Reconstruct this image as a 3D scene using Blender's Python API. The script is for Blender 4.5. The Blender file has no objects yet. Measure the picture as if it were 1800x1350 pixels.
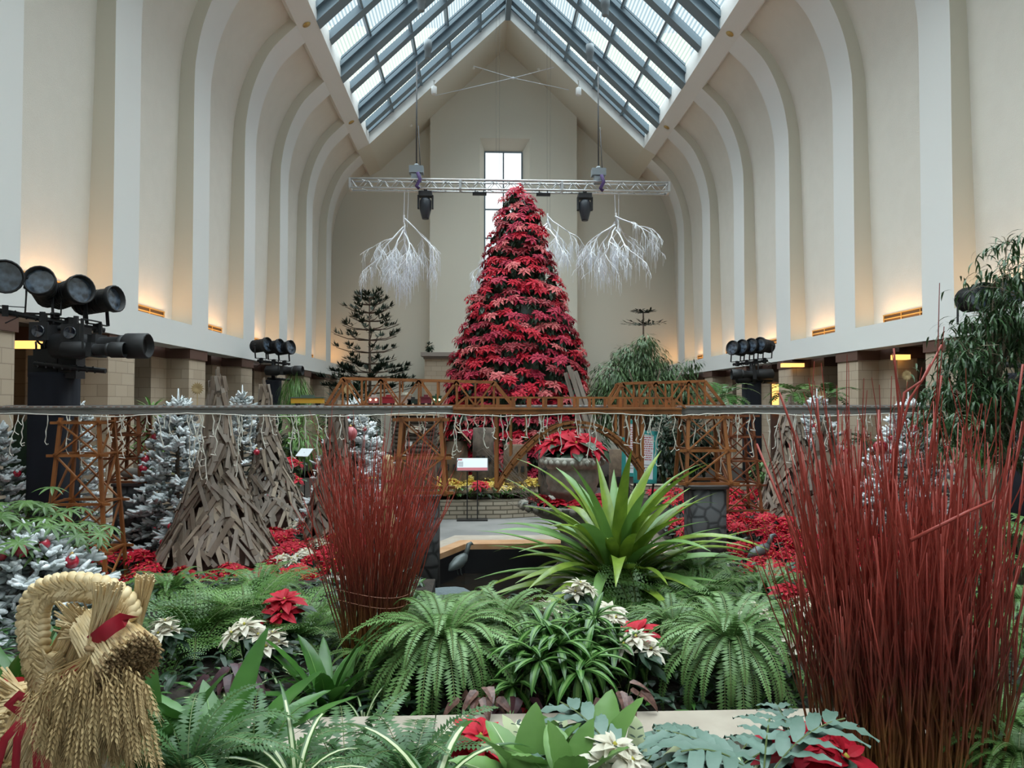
import bpy, math, random
from mathutils import Vector, Matrix
PI = math.pi
sc = bpy.context.scene
col = sc.collection
# ---------------------------------------------------------------- camera, sky, exposure
CZ = 2.3
FPX = 1300.0
PITCH = math.atan(33 / FPX); YAW = math.atan(56 / FPX)
cam_d = bpy.data.cameras.new('camera'); cam_d.sensor_width = 36; cam_d.lens = 36 * FPX / 1800
cam_d.clip_start = .05; cam_d.clip_end = 400
cam = bpy.data.objects.new('camera', cam_d); col.objects.link(cam)
cam.location = (0, 0, CZ); cam.rotation_euler = (PI / 2 + PITCH, 0, -YAW)
sc.camera = cam
sc.view_settings.view_transform = 'Standard'; sc.view_settings.look = 'None'
sc.view_settings.gamma = 1; sc.view_settings.use_curve_mapping = False
sc.view_settings.exposure = 0.2
world = bpy.data.worlds.new('overcast_sky'); sc.world = world; world.use_nodes = True
bg = world.node_tree.nodes['Background']
bg.inputs[0].default_value = (.86, .93, 1.0, 1); bg.inputs[1].default_value = 3.0
sun_d = bpy.data.lights.new('veiled_sun', 'SUN'); sun_d.energy = 46; sun_d.angle = math.radians(100); sun_d.color = (.94, .97, 1)
sun = bpy.data.objects.new('veiled_sun', sun_d); col.objects.link(sun); sun.rotation_euler = (math.radians(-4), math.radians(-3), 0)
sc.cycles.max_bounces = 7; sc.cycles.diffuse_bounces = 4; sc.cycles.glossy_bounces = 2
sc.cycles.transparent_max_bounces = 8; sc.cycles.sample_clamp_indirect = 6
sc.cycles.use_denoising = True
# camera frame, used to turn measured directions into points of the hall
_F = Vector((math.sin(YAW) * math.cos(PITCH), math.cos(YAW) * math.cos(PITCH), math.sin(PITCH)))
_R = Vector((math.cos(YAW), -math.sin(YAW), 0)); _U = _R.cross(_F)
def at(px, py, Y):
    d = _F + _R * ((px - 900) / FPX) + _U * ((675 - py) / FPX)
    return d * (Y / d.y) + Vector((0, 0, CZ))
def atx(px, py, Y): return at(px, py, Y).x

# ---------------------------------------------------------------- materials
def mat(name, c, rough=.6, c2=None, scale=6, bump=0, bscale=40, metal=0, spec=.5, rnd=0, sheen=0, trans=0, detail=3, stretch=None):
    m = bpy.data.materials.new(name); m.use_nodes = True
    nt = m.node_tree; N = nt.nodes; L = nt.links; b = N['Principled BSDF']
    b.inputs['Base Color'].default_value = (*c, 1); b.inputs['Roughness'].default_value = rough
    b.inputs['Metallic'].default_value = metal; b.inputs['Specular IOR Level'].default_value = spec
    out = None
    if c2 or bump:
        tc = N.new('ShaderNodeTexCoord'); src = tc.outputs['Object']
        if stretch:
            mp = N.new('ShaderNodeMapping'); mp.inputs['Scale'].default_value = stretch
            L.new(src, mp.inputs[0]); src = mp.outputs[0]
    if c2:
        n = N.new('ShaderNodeTexNoise'); n.inputs['Scale'].default_value = scale; n.inputs['Detail'].default_value = detail
        L.new(src, n.inputs[0])
        r = N.new('ShaderNodeValToRGB'); r.color_ramp.elements[0].position = .36; r.color_ramp.elements[1].position = .64
        r.color_ramp.elements[0].color = (*c, 1); r.color_ramp.elements[1].color = (*c2, 1)
        L.new(n.outputs[0], r.inputs[0]); out = r.outputs[0]
    if rnd:
        oi = N.new('ShaderNodeObjectInfo'); hs = N.new('ShaderNodeHueSaturation')
        mr = N.new('ShaderNodeMapRange'); mr.inputs[3].default_value = 1 - rnd; mr.inputs[4].default_value = 1 + rnd
        L.new(oi.outputs['Random'], mr.inputs[0]); L.new(mr.outputs[0], hs.inputs['Value'])
        if out: L.new(out, hs.inputs['Color'])
        else: hs.inputs['Color'].default_value = (*c, 1)
        out = hs.outputs[0]
    if out: L.new(out, b.inputs['Base Color'])
    if bump:
        n2 = N.new('ShaderNodeTexNoise'); n2.inputs['Scale'].default_value = bscale; n2.inputs['Detail'].default_value = 2
        L.new(src, n2.inputs[0]); bp = N.new('ShaderNodeBump'); bp.inputs['Strength'].default_value = bump; bp.inputs['Distance'].default_value = .02
        L.new(n2.outputs[0], bp.inputs['Height']); L.new(bp.outputs[0], b.inputs['Normal'])
    if trans:
        t = N.new('ShaderNodeBsdfTranslucent'); mx = N.new('ShaderNodeMixShader'); mx.inputs[0].default_value = trans
        if out: L.new(out, t.inputs[0])
        else: t.inputs[0].default_value = (*c, 1)
        L.new(b.outputs[0], mx.inputs[1]); L.new(t.outputs[0], mx.inputs[2])
        L.new(mx.outputs[0], N['Material Output'].inputs[0])
    return m
def emit(name, c, s):
    m = bpy.data.materials.new(name); m.use_nodes = True
    b = m.node_tree.nodes['Principled BSDF']; b.inputs['Base Color'].default_value = (*c, 1)
    b.inputs['Emission Color'].default_value = (*c, 1); b.inputs['Emission Strength'].default_value = s
    return m
def brick(name, c1, c2, mortar, bw, bh, msize=.008, axis='h'):
    m = bpy.data.materials.new(name); m.use_nodes = True
    nt = m.node_tree; N = nt.nodes; L = nt.links; b = N['Principled BSDF']; b.inputs['Roughness'].default_value = .85
    tc = N.new('ShaderNodeTexCoord'); sp = N.new('ShaderNodeSeparateXYZ'); cb = N.new('ShaderNodeCombineXYZ')
    L.new(tc.outputs['Object'], sp.inputs[0]); ad = N.new('ShaderNodeMath'); ad.operation = 'ADD'
    L.new(sp.outputs[0], ad.inputs[0]); L.new(sp.outputs[1], ad.inputs[1]); L.new(ad.outputs[0], cb.inputs[0]); L.new(sp.outputs[2 if axis == 'h' else 1], cb.inputs[1])
    if axis != 'h': L.new(sp.outputs[0], cb.inputs[0])
    t = N.new('ShaderNodeTexBrick'); t.inputs['Scale'].default_value = 1
    t.inputs['Color1'].default_value = (*c1, 1); t.inputs['Color2'].default_value = (*c2, 1); t.inputs['Mortar'].default_value = (*mortar, 1)
    t.inputs['Mortar Size'].default_value = msize; t.inputs['Brick Width'].default_value = bw; t.inputs['Row Height'].default_value = bh
    L.new(cb.outputs[0], t.inputs[0]); L.new(t.outputs[0], b.inputs['Base Color'])
    bp = N.new('ShaderNodeBump'); bp.inputs['Strength'].default_value = .5; bp.inputs['Distance'].default_value = .01; bp.invert = True
    L.new(t.outputs['Fac'], bp.inputs['Height']); L.new(bp.outputs[0], b.inputs['Normal'])
    return m

# ---------------------------------------------------------------- mesh collector
class MB:
    def __init__(s): s.v = []; s.f = []; s.m = []; s.mi = 0; s.sm = []; s.smooth = False
    def face(s, *pts):
        i = len(s.v); s.v.extend([tuple(p) for p in pts]); s.f.append(tuple(range(i, i + len(pts)))); s.m.append(s.mi); s.sm.append(s.smooth); return s
    def grid(s, rows, closed=False, cap=False):
        i0 = len(s.v); n = len(rows[0])
        for r in rows: s.v.extend([tuple(p) for p in r])
        for a in range(len(rows) - 1):
            for b in range(n if closed else n - 1):
                b2 = (b + 1) % n
                s.f.append((i0 + a * n + b, i0 + a * n + b2, i0 + (a + 1) * n + b2, i0 + (a + 1) * n + b)); s.m.append(s.mi); s.sm.append(s.smooth)
        if cap and closed:
            s.f.append(tuple(i0 + b for b in reversed(range(n)))); s.m.append(s.mi); s.sm.append(False)
            k = i0 + (len(rows) - 1) * n; s.f.append(tuple(k + b for b in range(n))); s.m.append(s.mi); s.sm.append(False)
        return s
    def box(s, lo, hi):
        x0, y0, z0 = lo; x1, y1, z1 = hi
        i = len(s.v)
        s.v.extend([(x0, y0, z0), (x1, y0, z0), (x1, y1, z0), (x0, y1, z0), (x0, y0, z1), (x1, y0, z1), (x1, y1, z1), (x0, y1, z1)])
        for f in ((0, 3, 2, 1), (4, 5, 6, 7), (0, 1, 5, 4), (1, 2, 6, 5), (2, 3, 7, 6), (3, 0, 4, 7)):
            s.f.append(tuple(i + k for k in f)); s.m.append(s.mi); s.sm.append(False)
        return s
    def bar(s, a, b, w, h, up=(0, 0, 1)):
        a = Vector(a); b = Vector(b); d = (b - a).normalized(); up = Vector(up)
        if abs(d.dot(up)) > .98: up = Vector((0, 1, 0))
        x = d.cross(up).normalized() * (w / 2); y = x.cross(d).normalized() * (h / 2)
        r = [[p + x + y, p - x + y, p - x - y, p + x - y] for p in (a, b)]
        return s.grid(r, True, True)
    def tube(s, pts, r, n=6, cap=True):
        pts = [Vector(p) for p in pts]; rows = []
        if not isinstance(r, (list, tuple)): r = [r] * len(pts)
        u = None
        for k, p in enumerate(pts):
            d = (pts[min(k + 1, len(pts) - 1)] - pts[max(k - 1, 0)])
            if d.length < 1e-9: d = Vector((0, 0, 1))
            d.normalize()
            if u is None:
                u = d.cross(Vector((0, 0, 1)) if abs(d.z) < .9 else Vector((0, 1, 0))).normalized()
            else:
                u = (u - d * u.dot(d))
                u = u.normalized() if u.length > 1e-6 else d.orthogonal().normalized()
            w = d.cross(u)
            rows.append([p + (u * math.cos(2 * PI * j / n) + w * math.sin(2 * PI * j / n)) * r[k] for j in range(n)])
        o = s.smooth; s.smooth = n > 4
        s.grid(rows, True, cap); s.smooth = o
        return s
    def lathe(s, prof, n=24, c=(0, 0, 0), smooth=True):
        o = s.smooth; s.smooth = smooth
        s.grid([[(c[0] + r * math.cos(2 * PI * j / n), c[1] + r * math.sin(2 * PI * j / n), c[2] + z) for j in range(n)] for r, z in prof], True, True)
        s.smooth = o; return s
    def ball(s, c, r, n=8, sq=(1, 1, 1), jit=0, rg=random):
        rows = []
        for k in range(n // 2 + 1):
            t = PI * k / (n // 2); rr = math.sin(t) if 0 < k < n // 2 else .02
            rows.append([(c[0] + sq[0] * r * rr * math.cos(2 * PI * j / n) * (1 + rg.uniform(-jit, jit)), c[1] + sq[1] * r * rr * math.sin(2 * PI * j / n) * (1 + rg.uniform(-jit, jit)), c[2] - sq[2] * r * math.cos(t)) for j in range(n)])
        o = s.smooth; s.smooth = True; s.grid(rows, True); s.smooth = o; return s
    def leaf(s, base, d, up, L, W, droop=.3, fold=.15, segs=4, prof=None, wave=0, twist=0):
        """a blade from base along d, bending down by droop (radians over its length), folded along its midrib"""
        p = Vector(base); d = Vector(d).normalized(); up = Vector(up)
        side = d.cross(up)
        if side.length < 1e-4: side = d.orthogonal()
        side.normalize(); nrm = side.cross(d).normalized()
        rows = []; st = L / segs
        for k in range(segs + 1):
            t = k / segs
            w = W * (prof(t) if prof else math.sin(PI * min(1, .08 + .92 * t)) ** .8 * (1.15 - .3 * t)) / 2
            if k == segs: w = W * .01
            wv = wave * W * math.sin(k * 2.3) if wave else 0
            rows.append([p - side * w + nrm * (fold * w + wv), p.copy(), p + side * w + nrm * (fold * w - wv)])
            R = Matrix.Rotation(-droop / segs, 3, side)
            d = (R @ d).normalized(); nrm = side.cross(d).normalized()
            if twist:
                R2 = Matrix.Rotation(twist / segs, 3, d); side = (R2 @ side).normalized(); nrm = side.cross(d).normalized()
            p = p + d * st
        return s.grid(rows)
    def frond(s, base, az, elev, L, W, droop, n=30, rg=random, curl=0, stem=.12, lean=0, rach=.004, double=False):
        """a fern frond: an arching rib with pairs of leaflets"""
        p = Vector(base); side0 = Vector((-math.sin(az), math.cos(az), 0)); st = L / n
        e = elev; pts = [p.copy()]
        for k in range(n):
            t = (k + .5) / n
            e -= droop / n * (1 + t * .6)
            az2 = az + curl * t
            d = Vector((math.cos(az2) * math.cos(e), math.sin(az2) * math.cos(e), math.sin(e)))
            p = p + d * st; pts.append(p.copy())
            if t < stem: continue
            tt = (t - stem) / (1 - stem)
            w = W * (math.sin(PI * (tt * .86 + .14)) ** .55) * (1 - tt * .35) * .5
            if k == n - 1: w *= .4
            sd = Vector((-math.sin(az2), math.cos(az2), lean)); nr = sd.cross(d)
            pw = st * .56
            for q in (-1, 1):
                a = p; v = (sd * q + d * .28 + Vector((0, 0, rg.uniform(-.22, .05)))).normalized()
                c = a + v * w; m_ = a + v * w * .45
                if double:
                    for h in range(5):
                        b0 = a + v * w * (h + .3) / 5.2; l2 = w * .34 * (1 - h / 7)
                        for g in (-1, 1):
                            x = (d * g + v * .5).normalized() * l2
                            s.face(b0, b0 + x * .5 + v * .3 * l2, b0 + x, b0 + x * .5 - v * .22 * l2)
                else:
                    s.face(a - d * pw * .3, m_ - d * pw, c, m_ + d * pw)
        s.mi += 1; s.tube(pts[::3] + [pts[-1]], [rach] * len(pts[::3]) + [rach * .3], 3, False); s.mi -= 1
        return s
    def build(s, name, mats=None, parent=None, loc=None, **props):
        me = bpy.data.meshes.new(name); me.from_pydata(s.v, [], s.f)
        if mats is not None:
            for m in (mats if isinstance(mats, (list, tuple)) else [mats]): me.materials.append(m)
        if s.f:
            me.polygons.foreach_set('material_index', s.m); me.polygons.foreach_set('use_smooth', s.sm)
        me.update()
        o = bpy.data.objects.new(name, me); col.objects.link(o)
        if parent: o.parent = parent
        if loc is not None: o.location = loc
        for k, v in props.items(): o[k] = v
        return o
def tag(o, label=None, cat=None, group=None, kind=None):
    if label: o['label'] = label
    if cat: o['category'] = cat
    if group: o['group'] = group
    elif 'group' in o and label: pass
    if kind: o['kind'] = kind
    return o
def empty(name, loc=(0, 0, 0), rz=0, label=None, cat=None, group=None):
    o = bpy.data.objects.new(name, None); col.objects.link(o); o.location = loc; o.rotation_euler = (0, 0, rz); o.empty_display_size = .1
    return tag(o, label, cat, group)
def struct(name, mb, mats): return mb.build(name, mats, kind='structure')
def copy_tree(o, parent=None):
    c = o.copy(); col.objects.link(c)
    if parent: c.parent = parent
    for ch in list(o.children): copy_tree(ch, c)
    return c
class Kind:
    """hands out the first object, then copies of it"""
    def __init__(s, proto): s.p = proto; s.used = False
    def put(s, loc, rz=0, sc_=1, label=None, group=None, tilt=(0, 0), cat=None):
        o = copy_tree(s.p) if s.used else s.p; s.used = True
        o.location = loc; o.rotation_euler = (tilt[0], tilt[1], rz); o.scale = (sc_, sc_, sc_) if not isinstance(sc_, tuple) else sc_
        if label: o['label'] = label
        if cat: o['category'] = cat
        if group: o['group'] = group
        elif 'group' in o: del o['group']
        return o
def blade(t): return min(1, t * 3 + .45) * (1 - t ** 3)
def lance(t): return math.sin(PI * t ** .8) ** .9 + .02
def oval(t): return math.sin(PI * (t * .9 + .06)) ** .6
# ================================================================ THE HALL
CX = 1.06                      # centre line of the nave
YN, YG, YB = -6.0, 28.5, 31.7  # near end, gable of the skylight, back wall
BAY, PW, Y0 = 3.35, .92, 12.32
M_plas = mat('white_plaster', (.75, .745, .725), .75)
M_pan = mat('stucco_panel', (.73, .69, .62), .9, (.75, .71, .64), 3, .35, 90)
M_back = mat('cream_wall_paint', (.66, .63, .54), .85)
M_brick = brick('tan_brick', (.42, .33, .24), (.48, .385, .29), (.3, .23, .17), .42, .2, .006)
M_cap = mat('brown_trim', (.11, .055, .04), .6)
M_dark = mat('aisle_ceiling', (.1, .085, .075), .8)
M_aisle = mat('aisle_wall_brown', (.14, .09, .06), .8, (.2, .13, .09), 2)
M_steel = mat('blue_grey_steel', (.15, .2, .235), .5)
M_brass = mat('brass_vent', (.6, .4, .14), .4, metal=.6)
M_slot = mat('vent_slot_dark', (.06, .04, .02), .8)
M_floor = mat('grey_slate_paving', (.17, .165, .16), .75, (.23, .22, .21), 1.5, .15, 12)
M_black = mat('matt_black', (.012, .012, .014), .6)
# floor
m = MB(); m.box((-14, YN, -.12), (16, 34, 0)); struct('floor', m, M_floor)

def catmull(P, n=4):
    out = []
    for i in range(len(P) - 1):
        p0 = P[max(i - 1, 0)]; p1 = P[i]; p2 = P[i + 1]; p3 = P[min(i + 2, len(P) - 1)]
        for k in range(n):
            t = k / n
            out.append(tuple(.5 * ((2 * p1[j]) + (p2[j] - p0[j]) * t + (2 * p0[j] - 5 * p1[j] + 4 * p2[j] - p3[j]) * t * t + (3 * p1[j] - p0[j] - 3 * p2[j] + p3[j]) * t ** 3) for j in range(len(p1))))
    out.append(tuple(P[-1])); return out
front = catmull([(7.07, 3.92), (7.07, 6.5), (7.07, 9.0), (7.02, 9.7), (6.9, 10.3), (6.68, 10.9), (6.36, 11.45), (5.79, 12.02)], 4)
def recess(i):
    a = front[max(i - 1, 0)]; b = front[min(i + 1, len(front) - 1)]
    du, dz = b[0] - a[0], b[1] - a[1]; l = math.hypot(du, dz); t = min(1, (front[i][1] - 3.92) / 8.1)
    d = .42 - .18 * t
    return (front[i][0] + dz / l * d, front[i][1] - du / l * d)
back = [recess(i) for i in range(len(front))]
k0 = -6; k1 = 5
for side, nm in ((-1, 'left'), (1, 'right')):
    X = lambda u: CX + side * u
    m = MB()
    for k in range(k0, k1 + 1):
        ya = Y0 + BAY * k; yb = ya + PW; yc = min(ya + BAY, YB)
        m.mi = 0; m.smooth = True
        m.grid([[(X(u), y, z) for u, z in front] for y in (ya, yb)])
        m.smooth = False
        m.mi = 2
        m.grid([[(X(u), ya, z) for u, z in q] for q in (front, back)]); m.grid([[(X(u), yb, z) for u, z in q] for q in (front, back)])
        m.mi = 1; m.smooth = True
        if k < k1: m.grid([[(X(u), y, z) for u, z in back] for y in (yb, yc)])
        else: m.grid([[(X(u), y, z) for u, z in back] for y in (yb, YB)])
        m.smooth = False; m.mi = 0
        # top step of the recess and its sill
        m.face((X(front[-1][0]), yb, front[-1][1]), (X(front[-1][0]), yc, front[-1][1]), (X(back[-1][0]), yc, back[-1][1]), (X(back[-1][0]), yb, back[-1][1]))
        m.face((X(7.07), yb, 3.92), (X(7.07), yc, 3.92), (X(7.6), yc, 3.92), (X(7.6), yb, 3.92))
    y0 = Y0 + BAY * k0
    # fascia and soffit below the recesses
    m.face((X(7.07), y0, 3.43), (X(7.07), YB, 3.43), (X(7.07), YB, 3.92), (X(7.07), y0, 3.92))
    m.face((X(7.07), y0, 3.43), (X(7.07), YB, 3.43), (X(7.5), YB, 3.43), (X(7.5), y0, 3.43))
    # ring beam at the skylight edge
    m.grid([[(X(u), y, z) for u, z in ((5.79, 12.02), (5.34, 12.28), (5.36, 12.84), (6.1, 12.6))] for y in (y0, YG)])
    struct('wall_' + nm, m, [M_plas, M_pan, M_back])
    # round access plates on the ring beam
    for q, yy in enumerate((19.2, 25.9)):
        o = MB(); o.lathe([(.0, 0), (.1, 0), (.11, .012), (0, .014)], 16)
        ob = o.build('ceiling_rosette', M_brass, loc=(X(5.58), yy, 12.135)); ob.rotation_euler = (0, side * (PI / 2 + 2.62 - PI / 2) if 0 else side * 0 + PI + side * .52, 0)
        tag(ob, 'small round bronze plate on the %s ring beam, %s the far gable' % (nm, ('farther from', 'nearer to')[q]), 'ceiling plate')
    # brick piers of the arcade
    for k in range(k0 + 4, k1 + 1):
        ya = Y0 + BAY * k
        p = MB()
        p.box((min(X(7.12), X(7.58)), ya, 0), (max(X(7.12), X(7.58)), ya + PW, 3.22))
        p.box((min(X(7.58), X(8.0)), ya - .72, 0), (max(X(7.58), X(8.0)), ya + PW + .3, 3.22))
        p.box((min(X(8.0), X(8.9)), ya - .35, 0), (max(X(8.0), X(8.9)), ya + PW, 3.22))
        p.mi = 1
        p.box((min(X(7.09), X(7.6)), ya - .03, 3.22), (max(X(7.09), X(7.6)), ya + PW + .03, 3.46))
        p.box((min(X(7.6), X(8.9)), ya - .75, 3.22), (max(X(7.6), X(8.9)), ya + PW + .33, 3.46))
        tag(p.build('brick_pier', [M_brick, M_cap]), None, None).__setitem__('kind', 'structure')
    # aisle behind the piers
    a = MB()
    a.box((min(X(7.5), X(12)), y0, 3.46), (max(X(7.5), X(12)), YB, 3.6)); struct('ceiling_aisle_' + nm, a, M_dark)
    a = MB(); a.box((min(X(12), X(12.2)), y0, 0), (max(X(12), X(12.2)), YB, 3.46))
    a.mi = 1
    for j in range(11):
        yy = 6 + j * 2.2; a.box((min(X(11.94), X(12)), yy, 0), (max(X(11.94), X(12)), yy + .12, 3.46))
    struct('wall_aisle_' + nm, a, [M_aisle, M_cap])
    a = MB(); a.box((min(X(7.1), X(12)), YB - .05, 0), (max(X(7.1), X(12)), YB + .1, 3.5)); struct('wall_aisle_end_' + nm, a, M_brick)
    # cove lamps and vents at the foot of each recess
    for k in range(k0 + 4, k1 + 1):
        yb = Y0 + BAY * k + PW; yc = min(yb + BAY - PW, YB - .1)
        if (side, k) in ((1, -1),): pass
        v = MB(); zz = 3.99
        u0 = back[0][0] - .012
        gy0, gy1 = yb + .0, yc - .4
        v.mi = 0
        for z in (3.96, 4.045, 4.13): v.box((min(X(u0), X(u0 - .02)), gy0 + .05, z), (max(X(u0), X(u0 - .02)), gy1, z + .022))
        for q in range(4):
            y = gy0 + .05 + (gy1 - gy0 - .08) * q / 3; v.box((min(X(u0), X(u0 - .018)), y, 3.96), (max(X(u0), X(u0 - .018)), y + .02, 4.15))
        v.mi = 1; v.box((min(X(u0 + .002), X(u0 + .008)), gy0 + .05, 3.96), (max(X(u0 + .002), X(u0 + .008)), gy1, 4.15))
        ordn = {-2: 'beside the camera', -1: 'nearest', 0: 'second', 1: 'third', 2: 'fourth', 3: 'fifth', 4: 'sixth', 5: 'last'}[k]
        ob = v.build('wall_vent', [M_brass, M_slot]); tag(ob, 'brass vent at the foot of the %s recess, %s wall' % (ordn, nm), 'vent')
        ld = bpy.data.lights.new('cove_lamp', 'AREA'); ld.shape = 'RECTANGLE'; ld.size = .3; ld.size_y = max(.3, (yc - yb) * .55)
        ld.color = (1, .5, .17); ld.energy = 9
        lo = bpy.data.objects.new('cove_lamp', ld); col.objects.link(lo); lo.location = (X(7.29), (yb + yc) / 2 + .1, 3.94); lo.rotation_euler = (PI, side * -.0, 0)

# solid soffit beyond the skylight, gable fascia and back wall
m = MB()
def SZ(u): return 17.35 - .95 * u          # plaster soffit height at distance u from the ridge
for s in (-1, 1):
    m.face((CX, YG, SZ(0)), (CX + s * 5.34, YG, 12.28), (CX + s * 5.34, YB, 12.28), (CX, YB, SZ(0)))
    m.face((CX + s * 5.34, YG, 12.28), (CX + s * 5.79, YG, 12.02), (CX + s * 5.79, YB, 12.02), (CX + s * 5.34, YB, 12.28))
    m.mi = 1
    m.face((CX, YG, SZ(0)), (CX + s * 5.34, YG, 12.28), (CX + s * 6.0, YG, 12.28), (CX + s * 6.0, YG, SZ(6) + .62), (CX, YG, SZ(0) + .62))
    m.face((CX, YG, SZ(0) + .62), (CX + s * 6.0, YG, SZ(6) + .62), (CX + s * 6.0, YB, SZ(6) + .62), (CX, YB, SZ(0) + .62))
    m.mi = 0
struct('ceiling_gable', m, [M_back, M_plas])
w = MB()
w.face((-7, YB, 0), (9.2, YB, 0), (9.2, YB, 18.5), (-7, YB, 18.5))
struct('wall_back', w, M_back)
w = MB(); w.face((-11, YN, 0), (13.2, YN, 0), (13.2, YN, 14), (CX, YN, 18.4), (-11, YN, 14)); struct('wall_near_end', w, M_plas)
# projecting bay with the tall splayed window
BX0, BX1, BY = -2.12, 4.1, 31.05
OX0, OX1, OZ1 = -.03, 2.09, 13.5
WX0, WX1, WZ0, WZ1 = .19, 1.78, 4.6, 13.05
w = MB()
for x0, x1 in ((BX0, OX0), (OX1, BX1)):
    zt0 = SZ(abs(x0 - CX)); zt1 = SZ(abs(x1 - CX))
    w.face((x0, BY, 0), (x1, BY, 0), (x1, BY, zt1), (x0, BY, zt0))
w.face((OX0, BY, OZ1), (OX1, BY, OZ1), (OX1, BY, SZ(OX1 - CX)), (CX, BY, SZ(0)), (OX0, BY, SZ(CX - OX0)))
w.face((OX0, BY, 0), (OX1, BY, 0), (OX1, BY, 4.3), (OX0, BY, 4.3))
w.face((BX0, BY, 0), (BX0, YB, 0), (BX0, YB, SZ(CX - BX0)), (BX0, BY, SZ(CX - BX0)))
w.face((BX1, BY, 0), (BX1, YB, 0), (BX1, YB, SZ(BX1 - CX)), (BX1, BY, SZ(BX1 - CX)))
yw = BY + .45
w.face((OX0, BY, 4.3), (WX0, yw, WZ0), (WX0, yw, WZ1), (OX0, BY, OZ1)); w.face((OX1, BY, 4.3), (WX1, yw, WZ0), (WX1, yw, WZ1), (OX1, BY, OZ1))
w.face((OX0, BY, OZ1), (WX0, yw, WZ1), (WX1, yw, WZ1), (OX1, BY, OZ1)); w.face((OX0, BY, 4.3), (WX0, yw, WZ0), (WX1, yw, WZ0), (OX1, BY, 4.3))
struct('wall_back_bay', w, M_back)
M_glassw = bpy.data.materials.new('daylit_frosted_window'); M_glassw.use_nodes = True
_n = M_glassw.node_tree; _n.nodes.remove(_n.nodes['Principled BSDF'])
_e = _n.nodes.new('ShaderNodeEmission'); _e.inputs[0].default_value = (.93, .98, 1, 1); _e.inputs[1].default_value = 1.15; _n.links.new(_e.outputs[0], _n.nodes['Material Output'].inputs[0])
w = MB(); w.box((WX0, yw, WZ0), (WX1, yw + .02, WZ1)); win = struct('window_1', w, M_glassw)
w = MB()
for x in (WX0, (WX0 + WX1) / 2, WX1): w.box((x - .03, yw - .06, WZ0), (x + .03, yw, WZ1))
for j in range(7): z = WZ1 - j * 1.24; w.box((WX0, yw - .05, z - .03), (WX1, yw, z + .03))
w.build('window_frame', M_steel, win)
# low brick chimney-breast with a stone shelf
w = MB(); w.box((BX0 - .15, 30.35, 0), (BX1 + .15, BY - .01, 4.1)); w.mi = 1
w.box((BX0 - .2, 30.3, 4.1), (BX1 + .2, BY - .01, 4.2)); w.box((BX0 - .3, 30.2, 4.2), (BX1 + .3, BY - .01, 4.36))
M_stonecap = mat('stone_shelf', (.3, .25, .22), .8)
struct('wall_brick_breast', w, [M_brick, M_stonecap])

# ---------------------------------------------------------------- skylight
def GZ(u): return SZ(u) + .62
M_glass = bpy.data.materials.new('fritted_roof_glass'); M_glass.use_nodes = True
nt = M_glass.node_tree; N = nt.nodes; L = nt.links; N.remove(N['Principled BSDF'])
tc = N.new('ShaderNodeTexCoord'); sp = N.new('ShaderNodeSeparateXYZ'); L.new(tc.outputs['Object'], sp.inputs[0])
mu = N.new('ShaderNodeMath'); mu.operation = 'MULTIPLY'; mu.inputs[1].default_value = 1 / .085; L.new(sp.outputs[0], mu.inputs[0])
fr = N.new('ShaderNodeMath'); fr.operation = 'FRACT'; L.new(mu.outputs[0], fr.inputs[0])
gt = N.new('ShaderNodeMath'); gt.operation = 'GREATER_THAN'; gt.inputs[1].default_value = .45; L.new(fr.outputs[0], gt.inputs[0])
tr = N.new('ShaderNodeBsdfTransparent'); tr.inputs[0].default_value = (.31, .325, .32, 1)
tl = N.new('ShaderNodeBsdfTransparent'); tl.inputs[0].default_value = (.17, .215, .22, 1)
mx = N.new('ShaderNodeMixShader'); L.new(gt.outputs[0], mx.inputs[0]); L.new(tl.outputs[0], mx.inputs[1]); L.new(tr.outputs[0], mx.inputs[2])
L.new(mx.outputs[0], N['Material Output'].inputs[0])
for s, nm in ((-1, 'left'), (1, 'right')):
    g = MB(); g.face((CX, YN, GZ(0)), (CX + s * 6.0, YN, GZ(6.0)), (CX + s * 6.0, YG, GZ(6.0)), (CX, YG, GZ(0)))
    g.build('ceiling_glass_' + nm, M_glass, kind='structure')
st = MB()
for s in (-1, 1):
    def Q(u, y, d): return (CX + s * u, y, GZ(u) - d)
    up = Vector((s * .95, 0, 1)).normalized()
    for k in range(-6, 5):
        yc = Y0 + BAY * k + PW / 2
        for y_, h_, (d0, d1) in ((yc, .13, (.26, .62)), (yc, .22, (.58, .635)), (yc, .24, (.0, .08))):   # deep rafter, cut plumb at the ring beam
            st.grid([[Q(0, y_ - h_, d0), Q(5.34, y_ - h_, d0), Q(5.34, y_ - h_, d1), Q(0, y_ - h_, d1)], [Q(0, y_ + h_, d0), Q(5.34, y_ + h_, d0), Q(5.34, y_ + h_, d1), Q(0, y_ + h_, d1)]], True, True)
        st.bar(Q(-.05, yc, .2), Q(5.95, yc, .2), .5, .12, up)
        if k < 4 or 1: st.bar(Q(-.05, yc + BAY / 2, .12), Q(5.95, yc + BAY / 2, .12), .34, .2, up)
    st.bar(Q(-.05, YG - .08, .1), Q(5.95, YG - .08, .1), .12, .14, up)
    for u in (1.1, 2.25, 3.37, 4.47, 5.62):
        st.bar(Q(u, YN, .12), Q(u, YG, .12), .07, .16, up)
st.box((CX - .1, YN, GZ(0) - .75), (CX + .1, YG - .02, GZ(0) - .1))
struct('trim_skylight_steel', st, M_steel)
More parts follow.
